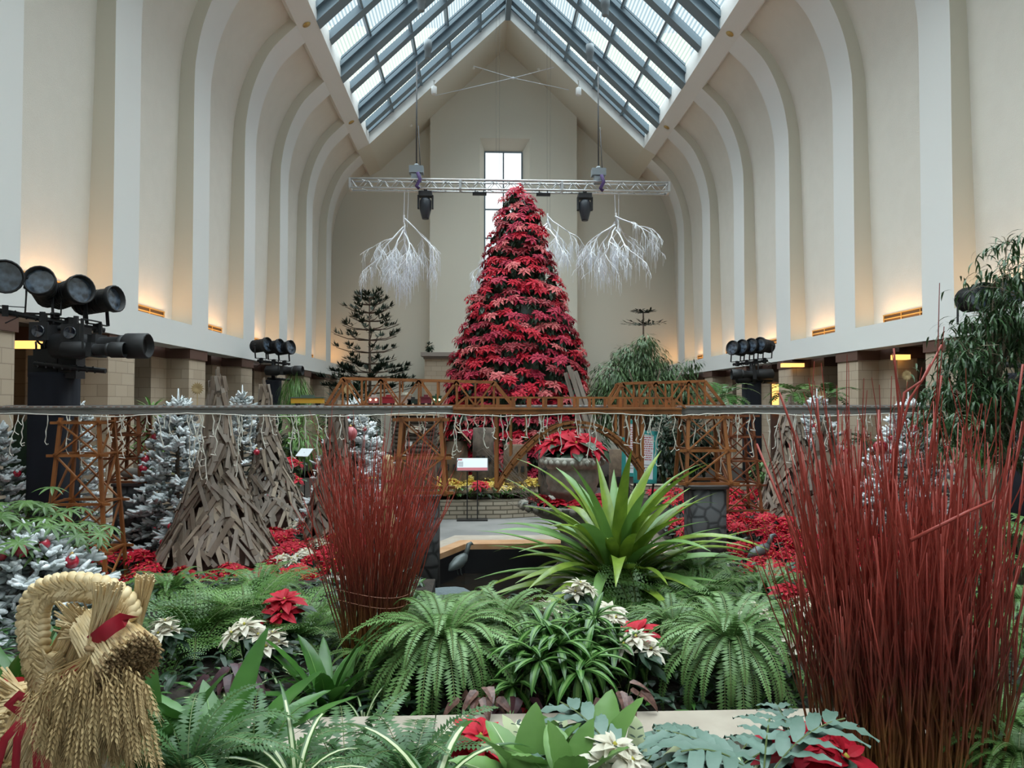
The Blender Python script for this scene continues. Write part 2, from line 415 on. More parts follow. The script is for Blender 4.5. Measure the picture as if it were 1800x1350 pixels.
# ================================================================ HANGING GEAR
rg = random.Random(7)
M_alu = mat('brushed_aluminium', (.55, .56, .57), .35, metal=.7)
M_cable = mat('dark_cable', (.05, .05, .055), .6)
M_lens = mat('lamp_lens', (.025, .03, .04), .12, (.12, .16, .22), 14, spec=1)
M_white = mat('white_painted_twig', (.82, .84, .88), .6)
M_thread = mat('silver_thread', (.72, .76, .84), .4)
M_can = mat('grey_can_lamp', (.2, .23, .25), .5)
M_canw = mat('white_can_lamp', (.75, .75, .74), .5)
# ceiling truss
TY = 21.0; tx0, tx1, tz0, tz1 = -3.67, 5.41, 8.36, 8.62
tr_ = empty('lighting_truss', ((tx0 + tx1) / 2, TY, tz0), 0, 'long silver box truss hanging level high across the hall above the flower tree', 'truss')
T = lambda x, y, z: (x - (tx0 + tx1) / 2, y, z - tz0)
m = MB()
for y in (-.15, .15):
    for z in (tz0, tz1): m.tube([T(tx0, y, z), T(tx1, y, z)], .027, 8)
m.build('chord', M_alu, tr_)
m = MB(); n = 40
for k in range(n):
    xa = tx0 + (tx1 - tx0) * k / n; xb = tx0 + (tx1 - tx0) * (k + 1) / n
    for y in (-.15, .15):
        m.tube([T(xa, y, tz0 if k % 2 else tz1), T(xb, y, tz1 if k % 2 else tz0)], .012, 5)
    if k % 2: m.tube([T(xa, -.15, tz1), T(xb, .15, tz1)], .012, 5); m.tube([T(xa, -.15, tz0), T(xb, .15, tz0)], .012, 5)
m.build('lacing', M_alu, tr_)
m = MB()
for x in (tx0, tx0 + 3.1, tx0 + 6.0, tx1):
    for y in (-.15, .15): m.box(T(x - .03, y - .03, tz0), T(x + .03, y + .03, tz1))
    for z in (tz0, tz1): m.box(T(x - .03, -.15, z - .03), T(x + .03, .15, z + .03))
m.build('end_plate', M_alu, tr_)
def hoist(px, lab):
    x = atx(px, 300, TY)
    h = empty('chain_hoist', (x, TY, 8.6), 0, lab, 'hoist')
    m = MB(); m.box((-.2, -.14, .22), (.2, .14, .42)); m.box((-.14, -.12, .0), (.14, .12, .2)); m.lathe([(.09, .42), (.05, .5)], 10)
    m.build('motor_box', M_can, h)
    m = MB(); m.tube([(0, 0, .4), (0, 0, 3.45 if px < 900 else 3.4)], .02, 6); m.tube([(.12, 0, .2), (.05, 0, 1.6)], .012, 5); m.build('hanging_cable', M_cable, h)
    m = MB(); m.tube([(.05, -.2, .2), (.12, -.2, 0), (.02, -.22, -.2), (.1, -.2, -.26)], .05, 8); m.build('cable_bundle', mat('purple_sleeve_%d' % px, (.06, .03, .12), .7), h)
hoist(732, 'grey chain hoist on the truss, above the moving spotlight left of the flower tree')
hoist(1052, 'grey chain hoist on the truss, above the right end of the flower tree')
def moving_head(px, lab):
    h = empty('moving_head_spotlight', (atx(px, 350, TY), TY, 8.3), 0, lab, 'spotlight')
    m = MB(); m.box((-.19, -.14, -.14), (.19, .14, .0)); m.box((-.05, -.05, 0), (.05, .05, .12)); m.build('base', M_black, h)
    m = MB()
    for s in (-1, 1): m.grid([[(s * .2, -.07, -.1), (s * .2, .07, -.1)], [(s * .22, -.07, -.3), (s * .22, .07, -.3)], [(s * .18, -.07, -.5), (s * .18, .07, -.5)]]); m.box((s * .2 - .025, -.07, -.48), (s * .2 + .025, .07, -.1))
    m.build('yoke', M_black, h)
    m = MB(); m.lathe([(.12, -.18), (.165, -.25), (.165, -.5), (.1, -.75), (.09, -.78)], 14); m.build('head', mat('moving_head_black_%d' % px, (.02, .024, .032), .4), h)
moving_head(748, 'black moving spotlight hanging left of the flower tree top')
moving_head(1028, 'black moving spotlight hanging right of the flower tree top')
for px, w in ((843, 'left'), (955, 'right')):
    m = MB(); m.box((-.2, -.06, -.1), (.2, .06, -.02)); m.tube([(-.12, 0, -.02), (-.12, 0, .06)], .015, 5); m.tube([(.12, 0, -.02), (.12, 0, .06)], .015, 5)
    tag(m.build('led_bar_lamp', M_black, loc=(atx(px, 330, TY), TY, 8.33)), 'small black bar lamp under the truss just %s of the tree tip' % w, 'lamp')
# can lamps under the rafters
for s, nm, row in ((-1, 'left', ((763, 166, 28.2, 'farthest'), (752, 103, 25.2, 'middle'), (740, 20, 22.2, 'nearest'))), (1, 'right', ((1017, 168, 28.2, 'farthest'), (1037, 110, 25.2, 'middle'), (1064, 28, 22.2, 'nearest')))):
    for px, py, Yc, od in row:
        p = at(px, py, Yc); wh = Yc > 28; top = GZ(abs(p.x - CX)) - .62 - p.z
        h = empty('pendant_can_lamp', p, 0, '%s can lamp hanging under the %s slope of the roof, %s of its row' % ('white' if wh else 'grey', nm, od), 'ceiling lamp')
        M_ = M_canw if wh else M_can
        m = MB(); m.lathe([(.09, 0), (.11, .02), (.11, .28)] + ([(.09, .3)] if wh else [(.14, .3), (.14, .62), (.1, .64)]), 14); m.build('shade', M_, h)
        m = MB(); m.lathe([(.02, .3), (.02, top), (.06, top + .01)], 6); m.build('stem', M_, h)
m = MB(); cc = at(902, 137, 28.9)
for a in ((765, 168), (832, 116), (975, 118), (1000, 158)): q = at(*a, 28.9); m.tube([Vector((0, 0, 0)), q - cc], .012, 4)
m.ball((0, 0, 0), .05, 8)
tag(m.build('tie_cables', M_thread, loc=cc), 'thin pale tie cables crossing in a flat X high in front of the gable', 'cables')
for s, nm in ((-1, 'left'), (1, 'right')):
    for j, (u, y) in enumerate(((3.9, 30.1), (1.35, 30.1))):
        m = MB(); m.lathe([(.0, -.02), (.06, -.02), (.075, 0.02), (.07, .05)], 12)
        tag(m.build('recessed_downlight', mat('downlight_%s%d' % (nm, j), (.85, .85, .8), .3), loc=(CX + s * u, y, SZ(u) - .03)), 'tiny recessed downlight in the plaster soffit beyond the glass, %s slope, %s' % (nm, ('lower one', 'upper one')[j]), 'ceiling lamp')

# white twig chandeliers
def chandelier(px, ty, Y, wide, label, seed, ztop=8.5):
    r = random.Random(seed); top = at(px, ty, Y)
    root = empty('white_branch_chandelier', top, 0, label, 'hanging decoration')
    m = MB(); th = MB(); tips = []
    def grow(p, d, L, rad, lv):
        pts = [p]; q = p.copy(); n = 5
        for k in range(n):
            d = (d + Vector((r.uniform(-.28, .28), r.uniform(-.28, .28), r.uniform(-.2, .12))) + Vector((0, 0, -.05 * lv))).normalized()
            q = q + d * L / n; pts.append(q.copy())
            if lv < 4 and k >= 1:
                for _ in range(1 if lv < 1 else r.choice((1, 1, 2))):
                    a = r.uniform(0, 2 * PI); o = Vector((math.cos(a), math.sin(a), r.uniform(-.5, .3)))
                    grow(q.copy(), (d + o * .9).normalized(), L * r.uniform(.4, .62), rad * .5, lv + 1)
        m.tube(pts, [max(.0042, rad * (1 - .55 * k / n)) for k in range(n + 1)], 4 if lv < 2 else 3, False)
        if lv >= 2: tips.extend(pts[2:])
    grow(Vector((0, 0, 0)), Vector((.1, 0, -1)), .45, .032, 3.5)
    for k in range(6):
        a = 2 * PI * k / 6 + r.uniform(-.3, .3)
        grow(Vector((r.uniform(-.02, .02), 0, -.1 - .08 * k)), Vector((math.cos(a) * wide, math.sin(a) * .8, -.62)).normalized(), 1.15, .026, 1)
    m.build('branches', M_white, root)
    for p in r.sample(tips, min(len(tips), 420)):
        L = r.uniform(.15, .55); th.tube([p, p + Vector((r.uniform(-.01, .01), 0, -L))], .0032, 3, False)
    th.build('threads', M_thread, root)
    zt_ = (ztop if ztop > 10 else 8.38) - top.z; m = MB(); m.tube([(0, 0, 0), (0, .15 if ztop < 10 else 0, zt_)], .008 if ztop < 10 else .003, 4); m.tube([(.09, 0, -.35), (.12, .15 if ztop < 10 else 0, zt_)], .006 if ztop < 10 else .003, 4); m.build('hanging_wire', M_thread if ztop < 10 else M_cable, root)
chandelier(710, 378, TY, .9, 'white twig chandelier with silver threads hanging left of the flower tree', 3)
chandelier(1082, 374, TY, 1.05, 'larger white twig chandelier with silver threads hanging right of the flower tree', 5)
chandelier(872, 400, 24.5, .8, 'white twig chandelier half hidden behind the left flank of the flower tree', 9, 16.2)
chandelier(962, 375, 24.5, .8, 'white twig chandelier half hidden behind the right flank of the flower tree', 11, 16.2)

# ================================================================ LIGHT RIGS
M_drape = mat('dark_blue_black_drape', (.008, .01, .018), .9)
def par_proto():
    h = empty('stage_floodlight', label='x', cat='floodlight')
    m = MB(); R0 = Matrix.Rotation(PI / 2, 4, 'X')
    def lat(mb, prof, n=20):
        rows = [[(r * math.cos(2 * PI * j / n), -z, .3 + r * math.sin(2 * PI * j / n)) for j in range(n)] for r, z in prof]
        mb.smooth = True; mb.grid(rows, True, True); mb.smooth = False
    lat(m, [(.06, -.2), (.1, -.17), (.12, -.1), (.125, .14), (.145, .15), (.145, .19), (.13, .195), (.125, .13)])
    for k in range(8): 
        z = -.14 + k * .03; lat(m, [(.127, z), (.127, z + .008)], 16)
    bd = m.build('body', M_black, h)
    m = MB(); lat(m, [(.0, .135), (.122, .15), (.124, .152)]); m.build('lens', M_lens, bd)
    m = MB()
    for s in (-1, 1): m.bar((s * .155, 0, .32), (s * .155, 0, .05), .03, .008, (1, 0, 0)); m.lathe([(.025, 0), (.025, .02)], 8, (s * .16, 0, .3))
    m.bar((-.155, 0, .05), (.155, 0, .05), .03, .008); m.box((-.025, -.03, -.04), (.025, .03, .06)); m.tube([(0, -.03, .02), (.1, .1, -.04), (0, .12, -.1)], .006, 4); m.build('yoke', M_black, h)
    return Kind(h)
def ellip_proto():
    h = empty('profile_spotlight', label='x', cat='spotlight')
    def lat(mb, prof, n=16):
        mb.smooth = True; mb.grid([[(z, r * math.cos(2 * PI * j / n), -.25 + r * math.sin(2 * PI * j / n)) for j in range(n)] for r, z in prof], True, True); mb.smooth = False
    m = MB(); lat(m, [(.05, -.5), (.12, -.46), (.13, -.2), (.1, -.1), (.09, -.08), (.09, .18), (.105, .19), (.11, .24)]); m.box((-.08, -.1, -.36), (.0, .1, -.14)); m.build('body', M_black, h)
    m = MB(); lat(m, [(.11, .24), (.125, .26), (.125, .46), (.11, .47), (.1, .4)]); m.build('lens_tube', M_black, h)
    m = MB()
    for s in (-1, 1): m.bar((-.1, s * .15, -.25), (-.1, s * .15, .0), .03, .01)
    m.bar((-.1, -.15, 0), (-.1, .15, 0), .03, .01); m.build('yoke', M_black, h)
    return Kind(h)
par = par_proto(); ell = ellip_proto()
def rig(label, Y, x0, x1, ytop, bars, zbase):
    cx = (atx(x0, 700, Y) + atx(x1, 700, Y)) / 2; w = atx(x1, 700, Y) - atx(x0, 700, Y); zt = at(x0, ytop, Y).z
    h = empty('lighting_tower', (cx, Y, 0), 0, label, 'lighting tower')
    m = MB()
    n = 28; rows = []
    for z in (zbase, zt * .5, zt - .05, zt):
        rows.append([(w / 2 * max(-1, min(1, 1.25 * math.cos(2 * PI * j / n))) + .008 * math.sin(j * 2.7), w / 2 * max(-1, min(1, 1.25 * math.sin(2 * PI * j / n))) + .008 * math.cos(j * 1.9), z) for j in range(n)])
    m.smooth = True; m.grid(rows, True, True); m.build('draped_column', M_drape, h)
    m = MB(); m.tube([(0, 0, zt - .1), (0, 0, bars[0][0].z + .02)], .05, 8); m.build('mast', M_black, h)
    for a, b in bars:
        o = Vector((cx, Y, 0)); m = MB(); m.tube([a - o, b - o], .03, 8)
        L_ = (b - a).length
        for k in range(int(L_ / .09)):
            p = a + (b - a) * ((k + .5) * .09 / L_) - o; m.tube([p + Vector((-.02, 0, .036)), p + Vector((.02, -.03, -.036))], .012, 4)
        m.build('crossbar', M_black, h)
    return h
# near left rig
A, B = at(-30, 541, 8.2), at(184, 581, 9.0)
C_, D_ = at(60, 640, 8.6), at(186, 652, 8.6)
rig('black draped lighting tower rising behind the left end of the model railway', 8.8, 62, 127, 655, [(A, B), (C_, D_), (at(60, 575, 8.6), at(135, 578, 8.6))], .35)
for (px, py, rz, s, t, w) in ((6, 541, .55, (1.2, 1.6, 1.25), .1, 'cut by the picture edge, leftmost of'), (70, 552, .35, (1.12, 1.6, 1.18), -.2, 'second from the left of'), (117, 562, .95, (1.12, 1.6, 1.18), -.1, 'third from the left of'), (171, 577, 1.3, (1.05, 1.5, 1.1), -.1, 'rightmost of')):
    t_ = (px - (-30)) / 214; p = A.lerp(B, t_); par.put(p, rz, s, 'black round floodlight, %s four on the near left tower' % w, tilt=(t, 0), group='floodlights on the near left tower')
ell.put(at(178, 607, 8.5) + Vector((0, 0, .28)), -.06, 1.15, 'long black profile spotlight pointing right on the near left lighting tower, upper of two', group='profile spotlights on the near left tower')
ell.put(at(165, 622, 8.3) + Vector((0, 0, .22)), .05, .7, 'shorter black profile spotlight on the near left lighting tower, lower of two', group='profile spotlights on the near left tower')
for px, py, w in ((67, 582, 'left'), (123, 585, 'right')):
    h = empty('square_lens_lamp', at(px, py, 8.35), 0, 'black square-fronted lamp with a round dark lens under the near left crossbar, %s one' % w, 'spotlight')
    m = MB(); m.box((-.1, 0, -.1), (.1, .03, .1)); m.box((-.08, .03, -.08), (.08, .3, .08)); m.box((-.02, .1, .08), (.02, .14, .2)); m.build('housing', M_black, h)
    m = MB(); m.smooth = True; m.grid([[(r * math.cos(a * PI / 10), y, r * math.sin(a * PI / 10)) for a in range(20)] for r, y in ((.001, -.01), (.06, -.012), (.068, -.02), (.072, 0))], True); m.build('lens', mat('dark_lens_' + w, (.015, .018, .03), .15, spec=1), h)
# clamps, clutter and looped leads on the near left rig
m = MB(); r = random.Random(3)
for k in range(26):
    p = at(r.uniform(60, 135), r.uniform(590, 645), 8.7); q = p + Vector((r.uniform(-.15, .15), r.uniform(-.1, .1), r.uniform(-.2, .2)))
    m.tube([p, (p + q) / 2 + Vector((r.uniform(-.1, .1), 0, r.uniform(-.1, .05))), q], .012, 5)
for k in range(9): m.box(*(lambda c, s: ((c.x - s, c.y - s, c.z - s * 1.5), (c.x + s, c.y + s, c.z + s * 1.5)))(at(r.uniform(66, 130), r.uniform(590, 650), 8.75), r.uniform(.04, .1)))
tag(m.build('cable_loom', M_black), 'tangle of black leads and clamps at the head of the near left lighting tower', 'cables')
# far left rig
A2, B2 = at(452, 634, 18.8), at(510, 640, 19.2)
rig('black lighting tower far down the left side, beside the brick piers', 19, 468, 492, 668, [(A2, B2), (at(470, 665, 19), at(512, 668, 19))], 0)
for px, w in ((459, 'left'), (481, 'middle'), (500, 'right')):
    par.put(A2.lerp(B2, (px - 452) / 58), 1.15, 1.3, 'small far black floodlight on the far left lighting tower, %s one' % w, tilt=(-.1, 0), group='floodlights on the far left tower')
ell.put(at(500, 655, 18.8) + Vector((0, 0, .3)), -.1, 1.0, 'black profile spotlight on the far left lighting tower', group='')
# far right rig
A3, B3 = at(1288, 641, 17.2), at(1350, 634, 16.8)
rig('black lighting tower far down the right side, beside the brick piers', 17, 1308, 1335, 672, [(A3, B3), (at(1296, 672, 17), at(1345, 672, 17)), (at(1290, 655, 17), at(1350, 655, 17))], 0)
for px, w in ((1296, 'leftmost'), (1313, 'second from the left'), (1329, 'third from the left'), (1344, 'rightmost')):
    par.put(A3.lerp(B3, (px - 1288) / 62), -1.0, 1.2, 'small far black floodlight on the far right lighting tower, %s' % w, tilt=(-.1, 0), group='floodlights on the far right tower')
ell.put(at(1322, 662, 16.8) + Vector((0, 0, .3)), PI - .1, 1.0, 'black profile spotlight pointing left on the far right lighting tower')
ell.put(at(1325, 664, 16.9) + Vector((0, 0, .2)), .1, .9, 'black profile spotlight pointing right on the far right lighting tower')
# near right rig, mostly hidden by the weeping tree
A4, B4 = at(1690, 582, 9.0), at(1830, 560, 8.3)
rig('black draped lighting tower at the right edge behind the weeping tree', 8.8, 1786, 1850, 655, [(A4, B4), (at(1740, 640, 8.6), at(1850, 645, 8.6))], .35)
par.put(A4.lerp(B4, .17), -.15, 1.25, 'black round floodlight facing the camera above the weeping tree, on the white fascia', tilt=(.05, 0))
par.put(A4.lerp(B4, .55), -.3, 1.2, 'black floodlight mostly hidden in the leaves of the weeping tree')
# warm tube lamps in the aisles
M_warm = emit('warm_lamp_glow', (1, .52, .14), 1.6)
for q, (px, py, Y, w, lab) in enumerate(((38, 606, 10.8, .5, 'warm strip lamp on the dark aisle ceiling behind the left lighting tower'), (1393, 642, 19, .55, 'warm strip lamp in the dark aisle between the far right piers'), (1583, 628, 14.8, .3, 'small warm ceiling lamp in the dark aisle behind the tall red twigs'), (1366, 690, 17, .12, 'narrow glowing orange lamp panel behind the far right lighting tower'))):
    p = at(px, py, Y); m = MB()
    if q == 3: m.box((-.1, 0, -.5), (.04, .05, .2)); m.mi = 1; m.box((-.12, .05, -p.z), (.06, .12, .25))
    else: m.box((-w / 2, -.1, -.05), (w / 2, .1, .05)); m.mi = 1; m.box((-w / 2 - .02, -.12, .05), (w / 2 + .02, .12, .1))
    ob = m.build('aisle_lamp', [M_warm, M_cap], loc=p); tag(ob, lab, 'lamp')
# bright aisle windows far left
m = MB(); p = at(40, 655, 10); 
for q, (px0, px1) in enumerate(((26, 50), (222, 232))):
    Yw = 12.6 if q == 0 else 20
    a = at(px0, 638, Yw); b = at(px1, 760, Yw)
    m = MB(); m.box((a.x, Yw, 1.2), (b.x, Yw + .03, a.z)); w_ = struct('window_%d' % (q + 2), m, M_glassw if q == 0 else mat('dim_pane', (.3, .27, .25), .3))
    m = MB()
    for x in (a.x, b.x): m.box((x - .05, Yw - .05, 0), (x + .05, Yw, a.z + .1))
    for z in (a.z, (a.z + 1.9) / 2): m.box((a.x, Yw - .05, z - .03), (b.x, Yw, z + .03))
    m.build('window_frame', M_black, w_)
# ================================================================ MODEL RAILWAY
M_wood = mat('varnished_cedar', (.2, .068, .018), .45, (.34, .125, .035), 5, .15, 30, stretch=(1, 1, .3))
M_woodd = mat('dark_cedar', (.15, .042, .015), .5, (.23, .075, .025), 5)
M_track = mat('grey_aluminium_deck', (.15, .145, .135), .55, (.2, .19, .18), 3)
M_icw = mat('white_wire', (.72, .7, .63), .5)
FY = 8.0                                        # the front line
def zof(py, Y): return CZ + (708 - py) * Y / FPX
DT, DB = zof(714.5, FY), zof(728, FY)
def deck(name, xa, xb, Y, label, mt, z0=DB, z1=DT, w=.22, grp='straight grey deck spans of the model railway'):
    m = MB(); m.box((xa, Y - w / 2, z0), (xb, Y + w / 2, z1 - .018)); m.box((xa, Y - w / 2 - .015, z1 - .018), (xb, Y + w / 2 + .015, z1 - .005))
    o = m.build(name, mt); tag(o, label, 'railway deck', grp)
    m = MB(); m.box((xa, Y - .045, z1 - .005), (xb, Y - .035, z1 + .008)); m.box((xa, Y + .035, z1 - .005), (xb, Y + .045, z1 + .008)); m.build('rail', M_alu, o)
    m = MB(); k = xa
    while k < xb: m.box((k, Y - .08, z1 - .006), (k + .03, Y + .08, z1)); k += .08
    m.build('sleepers', M_woodd, o)
    return o
xl = atx(797, 715, FY); xr = atx(1192, 715, FY)
deck('railway_deck', -5.9, xl, FY, 'grey straight railway deck running from the left wall to the wooden girder bridge', M_track)
deck('railway_deck', xr, 7.95, FY, 'grey straight railway deck running from the wooden girder bridge to the right wall', M_track)
deck('railway_deck', -5.9, 7.95, 9.5, 'rear railway deck that carries the two truss bridges', M_track, zof(722, 9.5), zof(713, 9.5), .3)
# wooden girder bridge over an arch
g = empty('girder_bridge', ((xl + xr) / 2, FY, DB), 0, 'long cedar girder bridge with low railings and a big arch below, in the middle', 'bridge')
gx = (xl + xr) / 2; Gp = lambda px, py, dy=0: Vector((atx(px, py, FY) - gx, dy, zof(py, FY) - DB))
m = MB(); m.box((xl - gx, -.14, 0), (xr - gx, .14, .055)); m.box((xl - gx, -.16, .05), (xr - gx, .16, .068)); m.build('deck_beam', M_wood, g)
for s, nm in ((-1, 'near'), (1, 'far')):
    m = MB(); y = s * .14
    m.bar(Gp(819, 698.5, y), Gp(1177, 699.5, y), .022, .018); m.bar(Gp(797, 716, y), Gp(819, 698.5, y), .02, .02); m.bar(Gp(1177, 699.5, y), Gp(1199, 717, y), .02, .02)
    for k in range(14): px = 820 + (1177 - 820) * k / 13; m.bar(Gp(px, 716, y), Gp(px, 699, y), .03 if k % 1 == 0 else .02, .02)
    m.build('railing', M_wood, g)
    # arch rib
    m = MB(); pts = []
    for k in range(21):
        t = k / 20; px = 873 + (1126 - 873) * t
        py = 742 + 100 * abs(2 * t - 1.09) ** 2.3 if t > .545 else 742 + 112 * abs((.545 - t) / .545) ** 2.1
        pts.append(Gp(px, py, y * .9))
    up = Vector((0, 1, 0))
    for a, b in zip(pts, pts[1:]): m.bar(a, b + (b - a) * .08, .03, .045, up)
    for a, b in zip(pts, pts[1:]): m.bar(a + Vector((0, 0, -.05)), b + (b - a) * .08 + Vector((0, 0, -.05)), .02, .02, up)
    m.build('arch', M_wood, g)
    for px, pb in ((873, 856), (898, 800), (925, 772), (952, 756), (1080, 758), (1093, 768), (1103, 782), (1117, 812), (1126, 846)):
        m = MB(); m.bar(Gp(px + s * 1.5, 728, y * .85), Gp(px + s * 1.5, pb, y * .85), .036 if px in (873, 1126) else .026, .03); m.build('post', M_wood, g)
# trestle towers
def tower(label, Y, pxc, ytop, ybot, wt, wb, tiers, dep=.3, dark=False, t=.034, zb=None):
    cx = atx(pxc, 800, Y); z1 = zof(ytop, Y); z0 = zof(ybot, Y) if zb is None else zb; H = z1 - z0; s_ = Y / FPX
    root = empty('trestle_tower', (cx, Y, z0), 0, label, 'trestle tower')
    M_ = M_woodd if dark else M_wood
    hw = lambda z: (wb + (wt - wb) * z / H) * s_ / 2
    hd = lambda z: dep / 2 * (1 + .5 * (1 - z / H))
    for sx in (-1, 1):
        for sy in (-1, 1):
            m = MB(); m.bar((sx * hw(0), sy * hd(0), 0), (sx * hw(H), sy * hd(H), H), t, t, (0, 1, 0)); m.build('leg', M_, root)
    zs = [H * q for q in tiers]
    for z in zs:
        for sy in (-1, 1):
            m = MB(); m.bar((-hw(z) - .09, sy * (hd(z) + .02), z), (hw(z) + .09, sy * (hd(z) + .02), z), .02, t * .8); m.build('cross_beam', M_, root)
        for sx in (-1, 1):
            m = MB(); m.bar((sx * hw(z), -hd(z) - .04, z + t * .4), (sx * hw(z), hd(z) + .04, z + t * .4), .03, .02); m.build('tie_beam', M_, root)
    for q, (a, b) in enumerate(zip(zs, zs[1:])):
        for sy in (-1, 1):
            for sx in (-1, 1):
                m = MB(); m.bar((-sx * hw(a), sy * (hd(a) + .012 * (1 + (sx > 0))), a), (sx * hw(b), sy * (hd(b) + .012 * (1 + (sx > 0))), b), .014, t * .75, (0, 1, 0)); m.build('diagonal_brace', M_, root)
        for sx in (-1, 1):
            m = MB(); m.bar((sx * hw(a), -hd(a), a), (sx * hw(b), hd(b), b), t * .7, .014, (1, 0, 0)); m.build('diagonal_brace', M_, root)
    return root
tower('tall cedar trestle tower standing behind the straw goat, left end of the railway', FY, 153, 733, 1022, 62, 106, (.02, .22, .5, .78, .97))
tower('smaller far trestle tower on a dark stone pier beside the flocked trees at left', 9.5, 234, 724, 844, 34, 52, (.03, .35, .68, .97), dark=True)
tower('cedar trestle tower left of the middle arch, behind the smaller red twig bundle', FY, 742, 733, 866, 66, 84, (.04, .48, .97), t=.04)
tower('cedar trestle tower on the dark stone pier right of the big strap-leaved plant', FY, 1234, 730, 852, 62, 78, (.04, .5, .97), t=.036)
tower('reddish far trestle tower standing in the red poinsettias at right', 9.5, 1297, 726, 900, 36, 62, (.03, .28, .52, .76, .97), dark=True, t=.03)
# stone piers
M_pier = bpy.data.materials.new('dark_cobble_cladding'); M_pier.use_nodes = True
nt = M_pier.node_tree; N = nt.nodes; L = nt.links; b = N['Principled BSDF']; b.inputs['Roughness'].default_value = .6
tc = N.new('ShaderNodeTexCoord'); vo = N.new('ShaderNodeTexVoronoi'); vo.feature = 'DISTANCE_TO_EDGE'; vo.inputs['Scale'].default_value = 6.5; vo.inputs['Randomness'].default_value = .75; L.new(tc.outputs['Object'], vo.inputs[0])
r_ = N.new('ShaderNodeValToRGB'); r_.color_ramp.elements[0].position = .03; r_.color_ramp.elements[0].color = (.02, .02, .022, 1); r_.color_ramp.elements[1].position = .14; r_.color_ramp.elements[1].color = (.085, .085, .09, 1)
L.new(vo.outputs[0], r_.inputs[0]); L.new(r_.outputs[0], b.inputs['Base Color']); bp = N.new('ShaderNodeBump'); bp.inputs['Distance'].default_value = .04; L.new(r_.outputs[0], bp.inputs['Height']); L.new(bp.outputs[0], b.inputs['Normal'])
M_slate = mat('slate_cap', (.09, .09, .095), .5)
def pier(label, Y, x0, x1, ytop, z0):
    a = atx(x0, 850, Y); b_ = atx(x1, 850, Y); w = (b_ - a) / 2; z1 = zof(ytop, Y)
    root = empty('stone_pier', ((a + b_) / 2, Y, z0), 0, label, 'pier')
    m = MB(); n = 24
    def ring(s, z): return [(w * s * max(-1, min(1, 1.3 * math.cos(2 * PI * j / n))), w * s * max(-1, min(1, 1.3 * math.sin(2 * PI * j / n))), z) for j in range(n)]
    m.smooth = True; m.grid([ring(1, 0), ring(.98, (z1 - z0) * .5), ring(.99, z1 - z0 - .04)], True, True); m.build('shaft', M_pier, root)
    m = MB(); m.grid([ring(1.0, z1 - z0 - .04), ring(1.1, z1 - z0 - .03), ring(1.1, z1 - z0 - .004)], True, True); m.build('cap', M_slate, root)
pier('dark cobble-clad pier carrying the right trestle tower', FY, 1207, 1270, 852, .3)
pier('dark cobble-clad pier behind the smaller red twig bundle', FY, 706, 773, 866, .3)
pier('dark cobble-clad pier at left behind the tall trestle tower', 9.5, 208, 261, 844, .3)
m = MB(); m.ball((0, 0, .05), .14, 8, (1.2, 1, .45), .08, rg); tag(m.build('flat_stone', mat('pale_stone_block', (.4, .38, .34), .8), loc=at(233, 838, 9.5)), 'pale flat stone lying inside the small far trestle tower', 'stone')
# truss bridges on the rear line
def truss_bridge(label, Y, px0, px1, tx0_, tx1_, yt0, yt1, nb, dep=.34):
    x0, x1 = atx(px0, 714, Y), atx(px1, 714, Y); cx = (x0 + x1) / 2; zb = zof(714, Y)
    root = empty('truss_bridge', (cx, Y, zb), 0, label, 'bridge')
    ta = (atx(tx0_, yt0, Y) - cx, zof(yt0, Y) - zb); tb = (atx(tx1_, yt1, Y) - cx, zof(yt1, Y) - zb)
    x0 -= cx; x1 -= cx; t = .028
    m = MB()
    for s in (-1, 1): m.box((x0, s * dep / 2 - .015, -.02), (x1, s * dep / 2 + .015, .02))
    m.box((x0, -dep / 2, -.035), (x1, dep / 2, -.015)); m.build('bottom_chord', M_wood, root)
    for s in (-1, 1):
        y = s * dep / 2
        m = MB(); m.bar((ta[0], y, ta[1]), (tb[0], y, tb[1]), .03, .03); m.build('top_chord', M_wood, root)
        for (p, q) in (((x0, 0), ta), ((x1, 0), tb)):
            m = MB(); m.bar((p[0], y, p[1]), (q[0], y, q[1]), .036, .03, (0, 1, 0)); m.build('end_post', M_wood, root)
        for k in range(nb + 1):
            t_ = k / nb; x = ta[0] + (tb[0] - ta[0]) * t_; z = ta[1] + (tb[1] - ta[1]) * t_
            m = MB(); m.bar((x, y, 0), (x, y, z), .022, .022, (0, 1, 0)); m.build('upright', M_wood, root)
            if k < nb:
                x2 = ta[0] + (tb[0] - ta[0]) * (k + 1) / nb; z2 = ta[1] + (tb[1] - ta[1]) * (k + 1) / nb
                a, b2 = ((x, z), (x2, 0)) if k % 2 == 0 else ((x, 0), (x2, z2))
                m = MB(); m.bar((a[0], y + .01 * s, a[1]), (b2[0], y + .01 * s, b2[1]), .02, .02, (0, 1, 0)); m.build('diagonal_brace', M_wood, root)
            if k % 2 == 0:
                m = MB(); m.box((x - .035, y - .02, z - .05), (x + .035, y + .02, z)); m.build('gusset', M_wood, root)
    for k in range(nb + 1):
        t_ = k / nb; x = ta[0] + (tb[0] - ta[0]) * t_; z = ta[1] + (tb[1] - ta[1]) * t_
        m = MB(); m.bar((x, -dep / 2, z + .0), (x, dep / 2, z + .0), .02, .02); m.build('tie_beam', M_wood, root)
    return root
truss_bridge('long cedar truss bridge at left with toy train cars running inside', 9.5, 577, 902, 607, 868, 666, 672, 8)
truss_bridge('shorter cedar truss bridge at right in front of the bushy fig', 9.5, 1066, 1266, 1090, 1232, 674, 670, 5)
